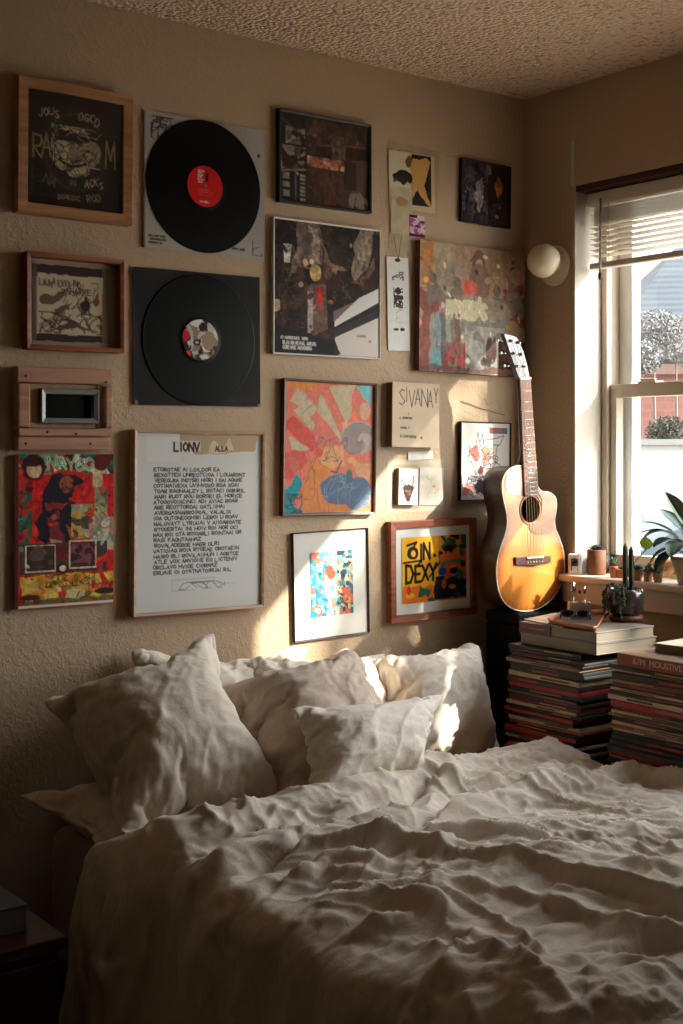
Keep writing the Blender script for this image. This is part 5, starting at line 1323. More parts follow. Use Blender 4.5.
for s in range(15):
    a = rg.uniform(R(105), R(225)); r0 = .02; L_ = rg.uniform(.03, .075); m = MB(); pts = []
    for k in range(10):
        f = k / 9; rr = r0 + (.030 + rg.uniform(-.001, .004)) * min(1, f * 2.2); z = .074 + .014 * math.sin(min(1, f * 2.2) * math.pi) - max(0, f - .35) * L_ * 1.3
        pts.append(Vector((rr * math.cos(a + f * .15), rr * math.sin(a + f * .15), z)))
    m.tube(pts, .0007, 4)
    for k in range(1, 10):
        for q in range(3):
            c = pts[k] + Vector((rg.uniform(-.003, .003), rg.uniform(-.003, .003), rg.uniform(-.003, .003))); m.ball(c, rg.uniform(.0013, .0022), 4)
    m.build('trailing_strand', mat('strand_green', (.26, .30, .22), .6), cp)

# ------------------------------------------------------------------ things on the window sill
SZ = SILL_Z + .0004


def on_sill(px, py=None, x=None):
    if x is None: return at_h(px, py, SILL_Z)
    dx, dy = ray(px); t = x / dx; return Vector((x, t * dy, SILL_Z))


def leaf(base, dirv, length, width, droop=.4, n=7, fold=.25):
    m = MB(); d = Vector(dirv).normalized(); up = Vector((0, 0, 1)); side = d.cross(up); side = side.normalized() if side.length > 1e-3 else Vector((1, 0, 0))
    vs = []; p = Vector(base); cur = d.copy()
    for i in range(n + 1):
        f = i / n; wd = width * math.sin(math.pi * min(1, f * .93 + .07)) ** .8 * .5
        nrm = side.cross(cur).normalized()
        vs += [p - side * wd + nrm * wd * fold, p, p + side * wd + nrm * wd * fold]
        cur = (cur - up * droop / n).normalized(); p = p + cur * length / n
    fs = []
    for i in range(n):
        a = i * 3; fs += [(a, a + 1, a + 4, a + 3), (a + 1, a + 2, a + 5, a + 4)]
    n0 = len(vs); off = Vector((0, 0, -.0008)); vs2 = [v + off for v in vs]; fs2 = [tuple(n0 + q for q in f[::-1]) for f in fs]
    rim = [i * 3 for i in range(n + 1)] + [n * 3 + 1] + [i * 3 + 2 for i in range(n, -1, -1)] + [1]
    fs3 = [(rim[(k + 1) % len(rim)], rim[k], n0 + rim[k], n0 + rim[(k + 1) % len(rim)]) for k in range(len(rim))]
    m.add([tuple(v) for v in vs + vs2], fs + fs2 + fs3, True); return m


def merge(dst, src):
    n = len(dst.v); dst.v += src.v; dst.f += [[n + i for i in f] for f in src.f]; dst.smooth += src.smooth


def rosette(c, r, n, h=.6, wd=.45):
    m = MB()
    for k in range(n):
        a = k * 2.4; f = k / n; el = .15 + f * 1.2; d = (math.cos(a) * math.cos(el), math.sin(a) * math.cos(el), math.sin(el) * h + .1)
        merge(m, leaf(c, d, r * (1 - .35 * f), r * wd, -.5, 5, .5))
    return m


# small white box camera
p = on_sill(574.8, x=2.577); t = thing('small_camera', 'small white boxy camera with dark lens, left end of the sill', 'camera', (p.x, p.y, SZ), R(-53))
MB().box(-.0165, .0165, -.009, .009, 0, .054).build('body', mat('white_plastic', (.92, .91, .88), .3), t, bevel=.003)
MB().box(-.009, .0095, -.0105, -.008, .010, .042).build('face_panel', mat('grey_panel', (.28, .26, .25), .3), t, bevel=.001)
MB().lathe([(0, 0), (.0085, 0), (.0085, .004), (.0065, .0055), (.006, .003), (0, .003)], 24, (0, 0, 0), Matrix.Translation((0, -.0105, .035)) @ Matrix.Rotation(R(90), 4, 'X')).build('lens', mat('lens_black', (.06, .06, .07), .1), t)
MB().box(-.006, .008, -.0115, -.010, .009, .022).build('label_panel', M_WHITE_MAT, t, bevel=.0005)
# brown cylindrical pot with rosette succulent
p = on_sill(596.5, x=2.617); t = thing('potted_succulent', 'tall terracotta cylinder pot with dark rosette succulent, beside the jamb', 'potted plant', (p.x, p.y, SZ))
MB().lathe([(0, 0), (.0235, 0), (.0245, .003), (.0245, .064), (.023, .066), (.0215, .066), (.0215, .058), (0, .058)], 32).build('pot', mat('brown_clay', (.47, .30, .20), .7, bump=.3, bscale=80, var=.15), t)
MB().lathe([(0, .0585), (.021, .059), (.0214, .057)], 20).build('soil', M_SOIL, t)
rosette((0, 0, .062), .027, 20).build('rosette', mat('grey_succulent', (.30, .28, .30), .5, var=.3, vscale=90), t)
p = on_sill(585.0, x=2.66); t = thing('dark_pot', 'small dark pot tucked behind the terracotta cylinder', 'pot', (p.x, 2.385, SZ))
MB().lathe([(0, 0), (.016, 0), (.020, .004), (.022, .05), (.0205, .05), (.018, .008), (0, .007)], 24).build('pot', mat('dark_clay', (.18, .12, .10), .6), t)
MB().lathe([(0, .040), (.0195, .041), (.019, .038)], 20).build('soil', M_SOIL, t)
# tiny pots
def tiny(px, x, r, h, kind, label, potm, pr):
    p = on_sill(px, x=x); t = thing('potted_succulent', label, 'potted plant', (p.x, p.y, SZ), 0, 'small potted succulents on the sill')
    MB().lathe([(0, 0), (r * .75, 0), (r * .8, .002), (r, h * .8), (r * 1.08, h * .82), (r * 1.08, h), (r * .92, h), (r * .9, h * .85), (0, h * .85)], 24).build('pot', potm, t)
    MB().lathe([(0, h * .87), (r * .9, h * .88), (r * .9, h * .85)], 16).build('soil', M_SOIL, t)
    if kind == 'spike':
        m = MB()
        for k in range(9):
            a = k * 2.4; merge(m, leaf((0, 0, h * .9), (math.cos(a) * .5, math.sin(a) * .5, 1), pr, pr * .3, .1, 4, .3))
        m.build('leaves', M_SUCC, t)
    elif kind == 'rosette': rosette((0, 0, h * .95), pr, 16).build('leaves', M_SUCC, t)
    else:
        m = MB(); rg2 = random.Random(px)
        for k in range(22):
            a = rg2.uniform(0, 6.3); e = rg2.uniform(.3, 1.4); q = rg2.uniform(.2, 1) * r
            merge(m, leaf((q * math.cos(a), q * math.sin(a), h), (math.cos(a) * math.cos(e), math.sin(a) * math.cos(e), math.sin(e)), pr * rg2.uniform(.5, 1), pr * .35, .3, 4, .3))
        m.build('leaves', M_LEAF, t)
    return t
M_CLAY2 = mat('pale_clay', (.66, .52, .38), .8, var=.15, vscale=60)
tiny(613.5, 2.585, .0105, .030, 'spike', 'tiny terracotta pot with upright blue-green succulent, left of the cactus tip', M_TERRA, .032)
tiny(621.5, 2.60, .014, .022, 'rosette', 'low wide terracotta pot almost hidden behind the tall cactus', M_TERRA, .012)
tiny(637.5, 2.585, .0155, .026, 'rosette', 'pale clay pot just right of the tall cactus, bluish rosette', M_CLAY2, .026)
tiny(648, 2.585, .0125, .024, 'bush', 'pale clay pot between two similar ones, green tufts over its rim', M_CLAY2, .026)
tiny(658, 2.582, .0125, .024, 'bush', 'pale clay pot nearest the big leafy plant, dark tufts over its rim', M_CLAY2, .028)
# leaning piece of driftwood
p = on_sill(650, x=2.64); p2 = on_sill(679, x=2.655)
m = MB(); v = Vector((p2.x - p.x, p2.y - p.y, 0)); pts = []; rs = []
for k in range(9):
    f = k / 8; pts.append((v.x * f, v.y * f, .018 + .042 * f * (1.25 - .6 * f) + .003 * math.sin(k * 2.1))); rs.append(.011 + .013 * math.sin(math.pi * min(1, f * 1.1)) + .002 * math.sin(k * 3))
m.tube(pts, rs, 12); dwo = m.build('driftwood', mat('driftwood', (.72, .54, .36), .75, bump=.6, bscale=40, var=.2, vscale=30, dist=.003)); dwo.location = (p.x, p.y, SZ - .004)
tag(dwo, 'tan chunk of driftwood lying behind the small clay pots', 'driftwood')
# pothos cutting with one bright leaf
p = on_sill(630.5, x=2.64); t = thing('pothos_cutting', 'slender vine with one bright lime leaf against the pane', 'plant', (p.x, p.y, SZ))
MB().lathe([(0, 0), (.010, 0), (.012, .004), (.012, .022), (.010, .024), (.0085, .024), (.0085, .004), (0, .004)], 20).build('small_jar', mat('jar_clay', (.5, .38, .28), .5), t)
a0 = Vector((0, 0, .01)); tip = at_x(646.5, 549, 2.64) - Vector((p.x, p.y, SZ))
MB().tube([a0, a0.lerp(tip, .35) + Vector((0, 0, .012)), a0.lerp(tip, .7) + Vector((0, 0, .004)), tip], .0016, 6).build('stem', mat('stem_brown', (.40, .33, .20), .6), t)
leaf(tip, (-.25, -.1, .9), .034, .036, -.1, 8, .1).build('leaf', M_LEAF_L, t); leaf(tip + Vector((.004, -.003, -.002)), (.45, -.5, .7), .026, .026, .2, 8, .1).build('leaf', M_LEAF_L, t)
# big plant in a pale pot, right
p = on_sill(692, x=2.607); t = thing('potted_plant', 'large dark-leaved plant in a pale pot, cropped by the picture edge', 'potted plant', (p.x, p.y, SZ))
MB().lathe([(0, 0), (.030, 0), (.034, .004), (.049, .058), (.052, .062), (.052, .07), (.047, .07), (.045, .06), (0, .058)], 36).build('pot', mat('pale_pot', (.78, .70, .60), .6), t)
MB().lathe([(0, .06), (.045, .061), (.045, .057)], 24).build('soil', M_SOIL, t)
LV = [((-.42, .85, .55), .085, .038, .9, .075), ((-.62, .7, .1), .080, .052, 1.5, .05), ((-.85, .35, .0), .085, .055, 1.7, .045), ((-.55, .75, .8), .090, .036, .7, .07), ((.1, .8, .9), .09, .045, .6, .08), ((-.7, .2, .5), .09, .055, 1.3, .05),
      ((-.8, -.2, .3), .09, .055, 1.3, .06), ((-.5, -.7, .4), .1, .055, 1.2, .05), ((.2, -.9, .5), .1, .05, 1.0, .06), ((.0, .5, 1), .10, .045, .5, .09), ((-.4, .1, 1), .09, .05, .9, .10), ((-.5, .8, -.1), .07, .05, 1.3, .045), ((-.7, .5, .6), .085, .05, 1.4, .075), ((-.75, .6, -.2), .07, .05, 1.0, .035)]
for (d, l_, wd, dr, sl) in LV:
    d = Vector(d).normalized(); d0 = Vector((d.x, d.y, abs(d.z) + .6)).normalized(); s1_ = Vector((0, 0, .06)) ; s2_ = s1_ + d0 * sl
    m = MB(); m.tube([s1_, s1_ + d0 * sl * .5 + Vector((0, 0, .004)), s2_], .0014, 5); st = m.build('stalk', M_LEAF, t)
    leaf(s2_, d, l_, wd, dr, 9, .2).build('leaf', M_LEAF, t)

# ------------------------------------------------------------------ nightstand
nz = .592; c = at_h(68, 936, nz); bk = 2.47; nx0, ny0 = c.x - .42, c.y
ns = thing('nightstand', 'dark reddish wood bedside table at the bottom left', 'bedside table', ((nx0 + c.x) / 2, (ny0 + bk) / 2, 0)); hx, hy = .21, (bk - ny0) / 2
MB().box(-hx, hx, -hy, hy, nz - .022, nz).build('top', wood('nightstand_wood', (.24, .10, .07), (.16, .06, .05), rough=.3, coat=.3), ns, bevel=.003)
m = MB(); m.box(-hx + .01, hx - .01, -hy + .012, hy - .005, .12, nz - .022); m.build('body', M_DKW, ns, bevel=.002)
d = MB().box(-hx + .02, hx - .02, -hy, -hy + .012, nz - .19, nz - .035).build('drawer', M_DKW, ns, bevel=.002); MB().ball((0, -hy - .01, nz - .11), .012, 8).build('knob', mat('brass', (.55, .42, .22), .3, metal=.8), d)
for sx in (-1, 1):
    for sy in (-1, 1): MB().box(sx * (hx - .03) - .016, sx * (hx - .03) + .016, sy * (hy - .03) - .016, sy * (hy - .03) + .016, 0, .12).build('leg', M_DKW, ns)
a = at_h(28, 904, nz + .045)
book('notebook', 'dark grey notebook lying on the bedside table', a.x - .2, a.x, a.y, a.y + .26, nz + .0004, nz + .045, mat('charcoal_cover', (.20, .19, .18), .5), mat('dark_pages', (.30, .27, .24), .8))
# ------------------------------------------------------------------ bed
MZ = .612                     # mattress top
BX0, BX1, BY0, BY1 = 1.12, 2.165, .42, 2.50
bd = thing('bed', 'double bed under the gallery wall with oatmeal linen', 'bed', ((BX0 + BX1) / 2, (BY0 + BY1) / 2, 0))
ox, oy = (BX0 + BX1) / 2, (BY0 + BY1) / 2; hx, hy = (BX1 - BX0) / 2, (BY1 - BY0) / 2
M_SHEET = linen('fitted_sheet', (.66, .60, .52))
m = MB(); m.box(-hx, hx, -hy, hy, .34, MZ); mo = m.build('mattress', M_SHEET, bd, bevel=.035); mo.modifiers[0].segments = 5
MB().box(-hx, hx, -hy, hy, .12, .335).build('bed_base', mat('bed_base_fabric', (.30, .25, .21), .9), bd, bevel=.01)
for sx in (-1, 1):
    for sy in (-1, 1): MB().box(sx * (hx - .08) - .03, sx * (hx - .08) + .03, sy * (hy - .08) - .03, sy * (hy - .08) + .03, 0, .12).build('leg', M_DKW, bd)


def seg(px, py, a, b):
    ax, ay = a; bx, by = b; dx, dy = bx - ax, by - ay
    t = np.clip(((px - ax) * dx + (py - ay) * dy) / (dx * dx + dy * dy), 0, 1)
    return np.hypot(px - ax - t * dx, py - ay - t * dy)


def pdist(px, py, pts):
    d = None
    for a, b in zip(pts, pts[1:]):
        e = seg(px, py, a, b); d = e if d is None else np.minimum(d, e)
    return d


def fbm(x, y, s, seed):
    return np.array([noise.fractal(Vector((a * s, b * s, seed)), 1.0, 2.0, 3) for a, b in zip(x, y)])


ZT = .683
def on_quilt(pts):
    return [(p.x, p.y) for p in (at_h(a, b, .70) for a, b in pts)]


RIDGES = [(on_quilt([(205, 872), (300, 852), (390, 853), (480, 868), (560, 890), (700, 926)]), .042, .021),
          (on_quilt([(330, 868), (400, 878), (500, 898), (600, 928), (700, 950)]), .030, .017),
          (on_quilt([(385, 830), (470, 814), (540, 794), (640, 778), (720, 790)]), .026, .022),
          (on_quilt([(112, 846), (180, 878), (250, 888)]), .020, .014),
          (on_quilt([(150, 936), (200, 926), (262, 924), (310, 945), (335, 1000), (340, 1040)]), .024, .018),
          (on_quilt([(330, 902), (400, 908), (470, 932), (520, 975), (540, 1030)]), .028, .016),
          (on_quilt([(420, 912), (500, 930), (570, 962), (610, 1010)]), .024, .016),
          (on_quilt([(450, 975), (520, 985), (570, 1024)]), .018, .014),
          (on_quilt([(600, 962), (690, 985)]), .020, .014), (on_quilt([(545, 850), (620, 862), (700, 872)]), .014, .014),
          (on_quilt([(430, 838), (520, 842), (600, 832), (690, 836)]), .014, .014), (on_quilt([(250, 960), (300, 990), (330, 1030)]), .018, .014),
          (on_quilt([(395, 1024), (430, 985), (470, 960)]), .018, .012), (on_quilt([(620, 1020), (650, 990), (700, 1010)]), .02, .014),
          (on_quilt([(425, 800), (455, 785), (490, 782)]), .022, .014), (on_quilt([(440, 812), (500, 800), (560, 772)]), .016, .012)]
BAND = [(1.10, 2.00), (1.25, 1.97), (1.5, 1.98), (1.72, 2.04), (1.95, 2.09), (2.2, 2.05)]
XL = 1.118


def surf(a, y, infl=0.0):
    """the quilt's form: a runs across the bed from its left edge; negative = hanging side"""
    r = .06; x = XL + a; z = np.full_like(a, ZT); arc = r * math.pi / 2
    th = np.clip(-a / r, 0, math.pi / 2)
    x = np.where(a < 0, XL - r * np.sin(th), x); z = np.where(a < 0, ZT - r + r * np.cos(th), z)
    d = np.clip(-a - arc, 0, None); x = x - d * .13; z = z - d * .99
    topm = np.clip(a / .05 + 1, 0, 1); b = 0
    for pts, hh, w in RIDGES: b = b + hh * np.exp(-(pdist(x, y, pts) / w) ** 2)
    bh = .050 - .028 * np.clip((x - 1.75) / .2, 0, 1) + .012 * np.exp(-((x - 1.45) / .12) ** 2)
    b = b + bh * np.exp(-(pdist(x, y, BAND) / .062) ** 2)
    b = b - .045 * np.exp(-(pdist(x, y, [(1.15, 1.88), (1.27, 1.84), (1.45, 1.87), (1.66, 1.95)]) / .018) ** 2)
    b = b + .016 * fbm(x, y, 3.0, 2.0)
    z = z + b * topm
    e = np.clip((y - 2.09) / .07, 0, 1); z = z - .07 * e * e * topm
    er = np.clip((x - 2.12) / .06, 0, 1); z = z - .03 * er * er
    side = np.clip(-a / .12, 0, 1)
    x = x - side * (.018 * np.sin(y * 27 + 2 * np.sin(y * 6)) + .010 * np.sin(y * 55)) - infl * side
    z = z + infl * topm
    return x, y, z


def gridmesh(name, P, nu, nv):
    me = bpy.data.meshes.new(name)
    f = [(j * nu + i, j * nu + i + 1, (j + 1) * nu + i + 1, (j + 1) * nu + i) for j in range(nv - 1) for i in range(nu - 1)]
    me.from_pydata(P.tolist(), [], f); me.update(); o = bpy.data.objects.new(name, me); COL.objects.link(o); return o


def cloth_settle(ob, frames, shrink, pin=None, gravity=1.0, pressure=0.0, bend=.25, selfc=True, quality=6, stiff=25):
    """let the fabric crease under its own weight and fullness, then keep the result as plain mesh"""
    cm = ob.modifiers.new('cloth', 'CLOTH'); s = cm.settings
    s.quality = quality; s.mass = .25; s.tension_stiffness = stiff; s.compression_stiffness = stiff; s.shear_stiffness = 8; s.bending_stiffness = bend
    s.tension_damping = 15; s.compression_damping = 15; s.shear_damping = 10; s.bending_damping = 2; s.air_damping = 2
    s.shrink_min = s.shrink_max = shrink; s.effector_weights.gravity = gravity
    if pin: s.vertex_group_mass = pin; s.pin_stiffness = 1
    if pressure: s.use_pressure = True; s.uniform_pressure_force = pressure
    cs = cm.collision_settings; cs.distance_min = .004; cs.use_self_collision = selfc; cs.self_distance_min = .004; cs.collision_quality = 2
    SC.frame_start = 1; SC.frame_end = frames; cm.point_cache.frame_end = frames
    for f in range(1, frames + 1): SC.frame_set(f)
    dg = bpy.context.evaluated_depsgraph_get(); me = bpy.data.meshes.new_from_object(ob.evaluated_get(dg))
    ob.modifiers.clear(); ob.vertex_groups.clear(); old = ob.data; ob.data = me; bpy.data.meshes.remove(old); SC.frame_set(1)
    for p in me.polygons: p.use_smooth = True
    return ob


def vn3(P, seed):
    """value noise in three dimensions, vectorised"""
    rg = np.random.default_rng(seed); G = rg.random((32, 32, 32)); I = np.floor(P).astype(int); F = P - I; F = F * F * (3 - 2 * F); r = 0
    for a in (0, 1):
        for b in (0, 1):
            for c in (0, 1):
                w = (F[:, 0] if a else 1 - F[:, 0]) * (F[:, 1] if b else 1 - F[:, 1]) * (F[:, 2] if c else 1 - F[:, 2])
                r = r + w * G[(I[:, 0] + a) % 32, (I[:, 1] + b) % 32, (I[:, 2] + c) % 32]
    return r


def crease(o, levels, seed, aniso=2.5, dirn=.6, warp=.04, bend=.16, sub=1, gain=None):
    """sharp little linen creases pushed along the surface normals of a once-subdivided mesh"""
    sb = o.modifiers.new('s', 'SUBSURF'); sb.levels = sb.render_levels = sub
    dg = bpy.context.evaluated_depsgraph_get(); me = bpy.data.meshes.new_from_object(o.evaluated_get(dg)); o.modifiers.clear(); old = o.data; nm = old.name; o.data = me; bpy.data.meshes.remove(old); me.name = nm
    n = len(me.vertices); co = np.empty(n * 3); me.vertices.foreach_get('co', co); co = co.reshape(-1, 3); no = np.empty(n * 3); me.vertices.foreach_get('normal', no); no = no.reshape(-1, 3)
    W = np.stack([(vn3(co * 7 + k * 11.3, seed + k) - .5) * warp + (vn3(co * 2.6 + k * 5.1, seed + 60 + k) - .5) * bend for k in range(3)], 1)
    tot = np.zeros(n)
    for k, (wl, amp) in enumerate(levels):
        Q_ = co + W * (1 + .5 * k)
        # turn the pattern slowly so that creases fan and cross
        for j, off in enumerate((0.0, 1.15)):
            c, s = math.cos(dirn + off), math.sin(dirn + off)
            U = np.stack([(Q_[:, 0] * c + Q_[:, 1] * s) / (wl * aniso), (-Q_[:, 0] * s + Q_[:, 1] * c) / wl, Q_[:, 2] / wl], 1)
            r = 1 - np.abs(2 * vn3(U + 40, seed + 20 + k * 3 + j) - 1) * 1.0
            r = np.clip(r, 0, 1) ** 4.5
            mask = np.clip((vn3(co * (2.2 + k) + 9 + j * 4, seed + 31 + k + j) - .32) * 2.6, 0, 1)
            tot += amp * (r - .15) * mask * (1 if j == 0 else .45)
    if gain is not None: tot = tot * gain(co)
    co = co + no * tot[:, None]; me.vertices.foreach_set('co', co.ravel()); me.update()
    for p in me.polygons: p.use_smooth = True


def duvet():
    NA, NV = 190, 208
    a, y = np.meshgrid(np.linspace(-.60, 1.085, NA), np.linspace(.45, 2.16, NV)); a = a.ravel(); y = y.ravel()
    x, y2, z = surf(a, y, .012); P = np.stack([x, y2, z], 1)
    n1 = np.array([noise.fractal(Vector((p[0] * 10, p[1] * 7, p[2] * 10)), 1, 2, 3) for p in P]); P[:, 2] += .007 * n1; P[:, 0] += .004 * np.roll(n1, 77)
    ob = gridmesh('duvet', P, NA, NV)
    a, y = np.meshgrid(np.linspace(-.62, 1.10, 150), np.linspace(.4, 2.2, 160)); a = a.ravel(); y = y.ravel()
    x, y2, z = surf(a, y, 0.0); col = gridmesh('quilt_filling_form', np.stack([x, y2, z], 1), 150, 160)
    col.modifiers.new('c', 'COLLISION'); col.collision.thickness_outer = .006; col.collision.cloth_friction = 25
    vg = ob.vertex_groups.new(name='pin')
    for j in range(NV):
        for i in range(NA):
            w = 0
            if j == 0 or i == NA - 1: w = 1
            elif j == NV - 1: w = .6
            elif i == 0: w = .3
            if w: vg.add([j * NA + i], w, 'REPLACE')
    cloth_settle(ob, DUVET_FRAMES, -.085, 'pin', bend=.15)
    bpy.data.objects.remove(col)
    sm = ob.modifiers.new('relax', 'SMOOTH'); sm.factor = .5; sm.iterations = 2
    crease(ob, [(.085, .0150), (.045, .0100), (.024, .0052), (.013, .0020)], 3, aniso=5.0, dirn=-1.15, warp=.03, bend=.20, gain=lambda c: .18 + .82 * np.clip((c[:, 2] - .60) / .05, 0, 1) * np.clip((c[:, 0] - XL + .03) / .06, 0, 1))
    # the sharper folds of the turned-back edge and the long pulls across the top
    me = ob.data; n = len(me.vertices); co = np.empty(n * 3); me.vertices.foreach_get('co', co); co = co.reshape(-1, 3)
    on = np.clip((co[:, 2] - .62) / .04, 0, 1) * np.clip((co[:, 0] - XL + .02) / .05, 0, 1)
    wx = co[:, 0] + (vn3(co * 9, 71) - .5) * .05 + (vn3(co * 24, 73) - .5) * .014; wy = co[:, 1] + (vn3(co * 9, 72) - .5) * .05 + (vn3(co * 24, 74) - .5) * .014
    dz = np.zeros(n); vary = .55 + .9 * vn3(co * 6, 75)
    V = on_quilt([(178, 872), (215, 880), (262, 872), (300, 856), (345, 848), (400, 834), (440, 816)])
    dv = pdist(wx, wy, V); dz -= .036 * np.exp(-(dv / .011) ** 2) * np.clip(vary, 0, 1)
    V2 = on_quilt([(165, 858), (215, 862), (262, 853), (300, 838), (345, 830), (400, 818), (440, 802)])
    dz += .016 * np.clip(1 - pdist(wx, wy, V2) / .026, 0, 1) ** 1.4 * vary
    for pts, amp, wd in (([(205, 885), (300, 862), (390, 858), (480, 872), (560, 894), (700, 928)], .014, .020), ([(330, 876), (400, 886), (500, 904), (600, 934), (700, 955)], .011, .017),
                         ([(118, 846), (160, 852), (200, 862), (235, 886)], .012, .016), ([(392, 802), (425, 790), (450, 800), (482, 790)], .013, .013), ([(440, 820), (500, 804), (560, 786), (640, 790)], .011, .016),
                         ([(470, 788), (520, 776), (600, 772), (690, 786)], .010, .018), ([(150, 934), (200, 926), (262, 925), (305, 940)], .012, .020), ([(350, 888), (420, 898), (500, 930), (540, 965)], .010, .014),
                         ([(290, 960), (340, 975), (385, 1012)], .010, .014), ([(560, 908), (620, 920), (690, 928)], .008, .013), ([(480, 860), (560, 866), (640, 862), (700, 866)], .008, .013),
                         ([(420, 842), (500, 838), (580, 845), (690, 842)], .008, .013), ([(440, 950), (500, 968), (560, 1010)], .011, .015), ([(400, 1010), (440, 975), (470, 945)], .009, .013),
                         ([(580, 985), (630, 975), (700, 990)], .011, .015), ([(250, 815), (290, 812), (340, 800), (380, 795)], .009, .014), ([(200, 838), (250, 832), (300, 828)], .009, .013)):
        dz += amp * np.clip(1 - pdist(wx, wy, on_quilt(pts)) / wd, 0, 1) ** 1.3 * vary
    co[:, 2] += dz * on; me.vertices.foreach_set('co', co.ravel()); me.update()
    ob.data.materials.append(M_LINEN)
    sd = ob.modifiers.new('hem', 'SOLIDIFY'); sd.thickness = .004; sd.offset = -1
    tag(ob, 'rumpled oatmeal linen duvet spread over the bed', 'duvet')
    return ob


DUVET_FRAMES = 28
duvet()


def pillow_form(seed, n=46, fat=2.0, shrink=-.05, asp=1.0):
    """a sewn case blown up and creased; returns coordinates in [-.5,.5] with thickness in metres for a 0.4 m pillow"""
    S = .42; rg = random.Random(seed); V = []; idx = {}; F = []
    for side in (1, -1):
        for j in range(n + 1):
            for i in range(n + 1):
                e = i in (0, n) or j in (0, n)
                if e and side == -1: continue
                u, v = i / n - .5, j / n - .5
                th = .008 * (1 - (2 * u) ** 4) * (1 - (2 * v) ** 4) * side
                nn = noise.fractal(Vector((u * 7 + seed * 3.1, v * 7, seed)), 1, 2, 3) * .004
                idx[(side, i, j)] = len(V); V.append((u * S * asp, v * S, th + (0 if e else nn)))
    def g(side, i, j):
        return idx[(1, i, j)] if (i in (0, n) or j in (0, n)) else idx[(side, i, j)]
    for side in (1, -1):
        for j in range(n):
            for i in range(n):
                q = [g(side, i, j), g(side, i + 1, j), g(side, i + 1, j + 1), g(side, i, j + 1)]
                F.append(q if side == 1 else q[::-1])
    me = bpy.data.meshes.new('pillow'); me.from_pydata(V, [], F); me.update(); ob = bpy.data.objects.new('pillow', me); COL.objects.link(ob)
    vg = ob.vertex_groups.new(name='pin')
    cloth_settle(ob, 26, shrink, None, 0.0, fat, bend=.12, selfc=False, quality=7, stiff=18)
    co = np.empty(len(ob.data.vertices) * 3); ob.data.vertices.foreach_get('co', co); co = co.reshape(-1, 3)
    faces = [tuple(p.vertices) for p in ob.data.polygons]; md = ob.data; bpy.data.objects.remove(ob); bpy.data.meshes.remove(md)
    co[:, 0] /= S * asp; co[:, 1] /= S
    return co, faces


PF = [pillow_form(1, fat=PRESS), pillow_form(2, fat=PRESS * .8, shrink=-.07), pillow_form(5, fat=PRESS * 1.0, shrink=-.09)]


def pillow(form, quad, label, m, thick=1.0, sag=0.0, flip=False, seed=0, wr=.004, bulge=0.0, cr=1.0, dirn=.9):
    """quad: TL, TR, BR, BL corners in the room; the stuffed form is bent to them"""
    co, faces = form; TL, TR, BR, BL = [Vector(q) for q in quad]
    ctr = (TL + TR + BR + BL) / 4; nrm = (TR - BL).cross(TL - BR).normalized()
    if nrm.dot(Vector((0, 0, H)) - ctr) < 0: nrm = -nrm
    u = co[:, 0] * (-1 if flip else 1) + .5; v = co[:, 1] + .5; t = co[:, 2] * thick
    TLn, TRn, BRn, BLn = [np.array(q) for q in (TL, TR, BR, BL)]
    P = (BLn[None] * ((1 - u) * (1 - v))[:, None] + BRn[None] * (u * (1 - v))[:, None] + TRn[None] * (u * v)[:, None] + TLn[None] * ((1 - u) * v)[:, None])
    wn_ = np.array([noise.fractal(Vector((a * 9 + seed, b * 9, seed * 1.7)), 1, 2.1, 4) for a, b in zip(u, v)])
    fold = np.abs(np.array([noise.noise(Vector((a * 3.2 + b * 2 + seed, b * 4.5 - a, seed))) for a, b in zip(u, v)]))
    w = np.clip(np.abs(co[:, 2]) / .02, 0, 1)
    t = t + np.sign(co[:, 2]) * w * (wn_ * wr + (.25 - fold) * wr * 2.0)
    P = P + np.array(nrm)[None] * (t + bulge * np.sin(np.clip(u, 0, 1) * math.pi) * np.sin(np.clip(v, 0, 1) * math.pi))[:, None]
    P[:, 2] -= sag * (np.clip(v, 0, 1) * 0 + np.sin(np.clip(u, 0, 1) * math.pi)) * np.clip(v, 0, 1)
    base = Vector(P.mean(0)); base.z = P[:, 2].min(); P = P - np.array(base)
    me = bpy.data.meshes.new('pillow'); me.from_pydata(P.tolist(), [], faces if not flip else [f[::-1] for f in faces]); me.update()
    o = bpy.data.objects.new('pillow', me); COL.objects.link(o); o.location = base
    crease(o, [(.08, .0065 * cr), (.040, .0060 * cr), (.020, .0032 * cr), (.012, .0012 * cr)], seed + 50, aniso=3.2, dirn=dirn)
    o.data.materials.append(m)
    return tag(o, label, 'pillow', 'pillows at the head of the bed')


def Q(*c): return [at_y(*q) for q in c]


pillow(PF[1], [(1.04, 2.49, .690), (1.52, 2.5, .655), (1.5, 2.12, .645), (1.045, 2.09, .645)], 'flat shadowed pillow at the bottom left, under the big one', M_LINEN, .5, seed=3)
pillow(PF[0], Q((120, 646, 2.57), (315, 642, 2.575), (305, 770, 2.50), (130, 775, 2.50)), 'cream pillow against the wall, showing above the big left one', M_LINEN_W, .5, seed=5)
pillow(PF[1], Q((245, 655, 2.545), (386, 650, 2.545), (408, 770, 2.36), (258, 790, 2.36)), 'white sunlit pillow behind the creased taupe one', M_LINEN_W, .8, seed=8)
pillow(PF[2], Q((355, 658, 2.52), (478, 638, 2.53), (503, 752, 2.31), (384, 806, 2.22)), 'square cream pillow farthest right, in front of the wall', M_LINEN, .95, seed=11)
pillow(PF[0], Q((30, 700, 2.46), (216, 624, 2.52), (300, 816, 2.08), (116, 850, 2.13)), 'big cream pillow at the left with a pointed upper corner', M_LINEN, 1.15, seed=14, wr=.003)
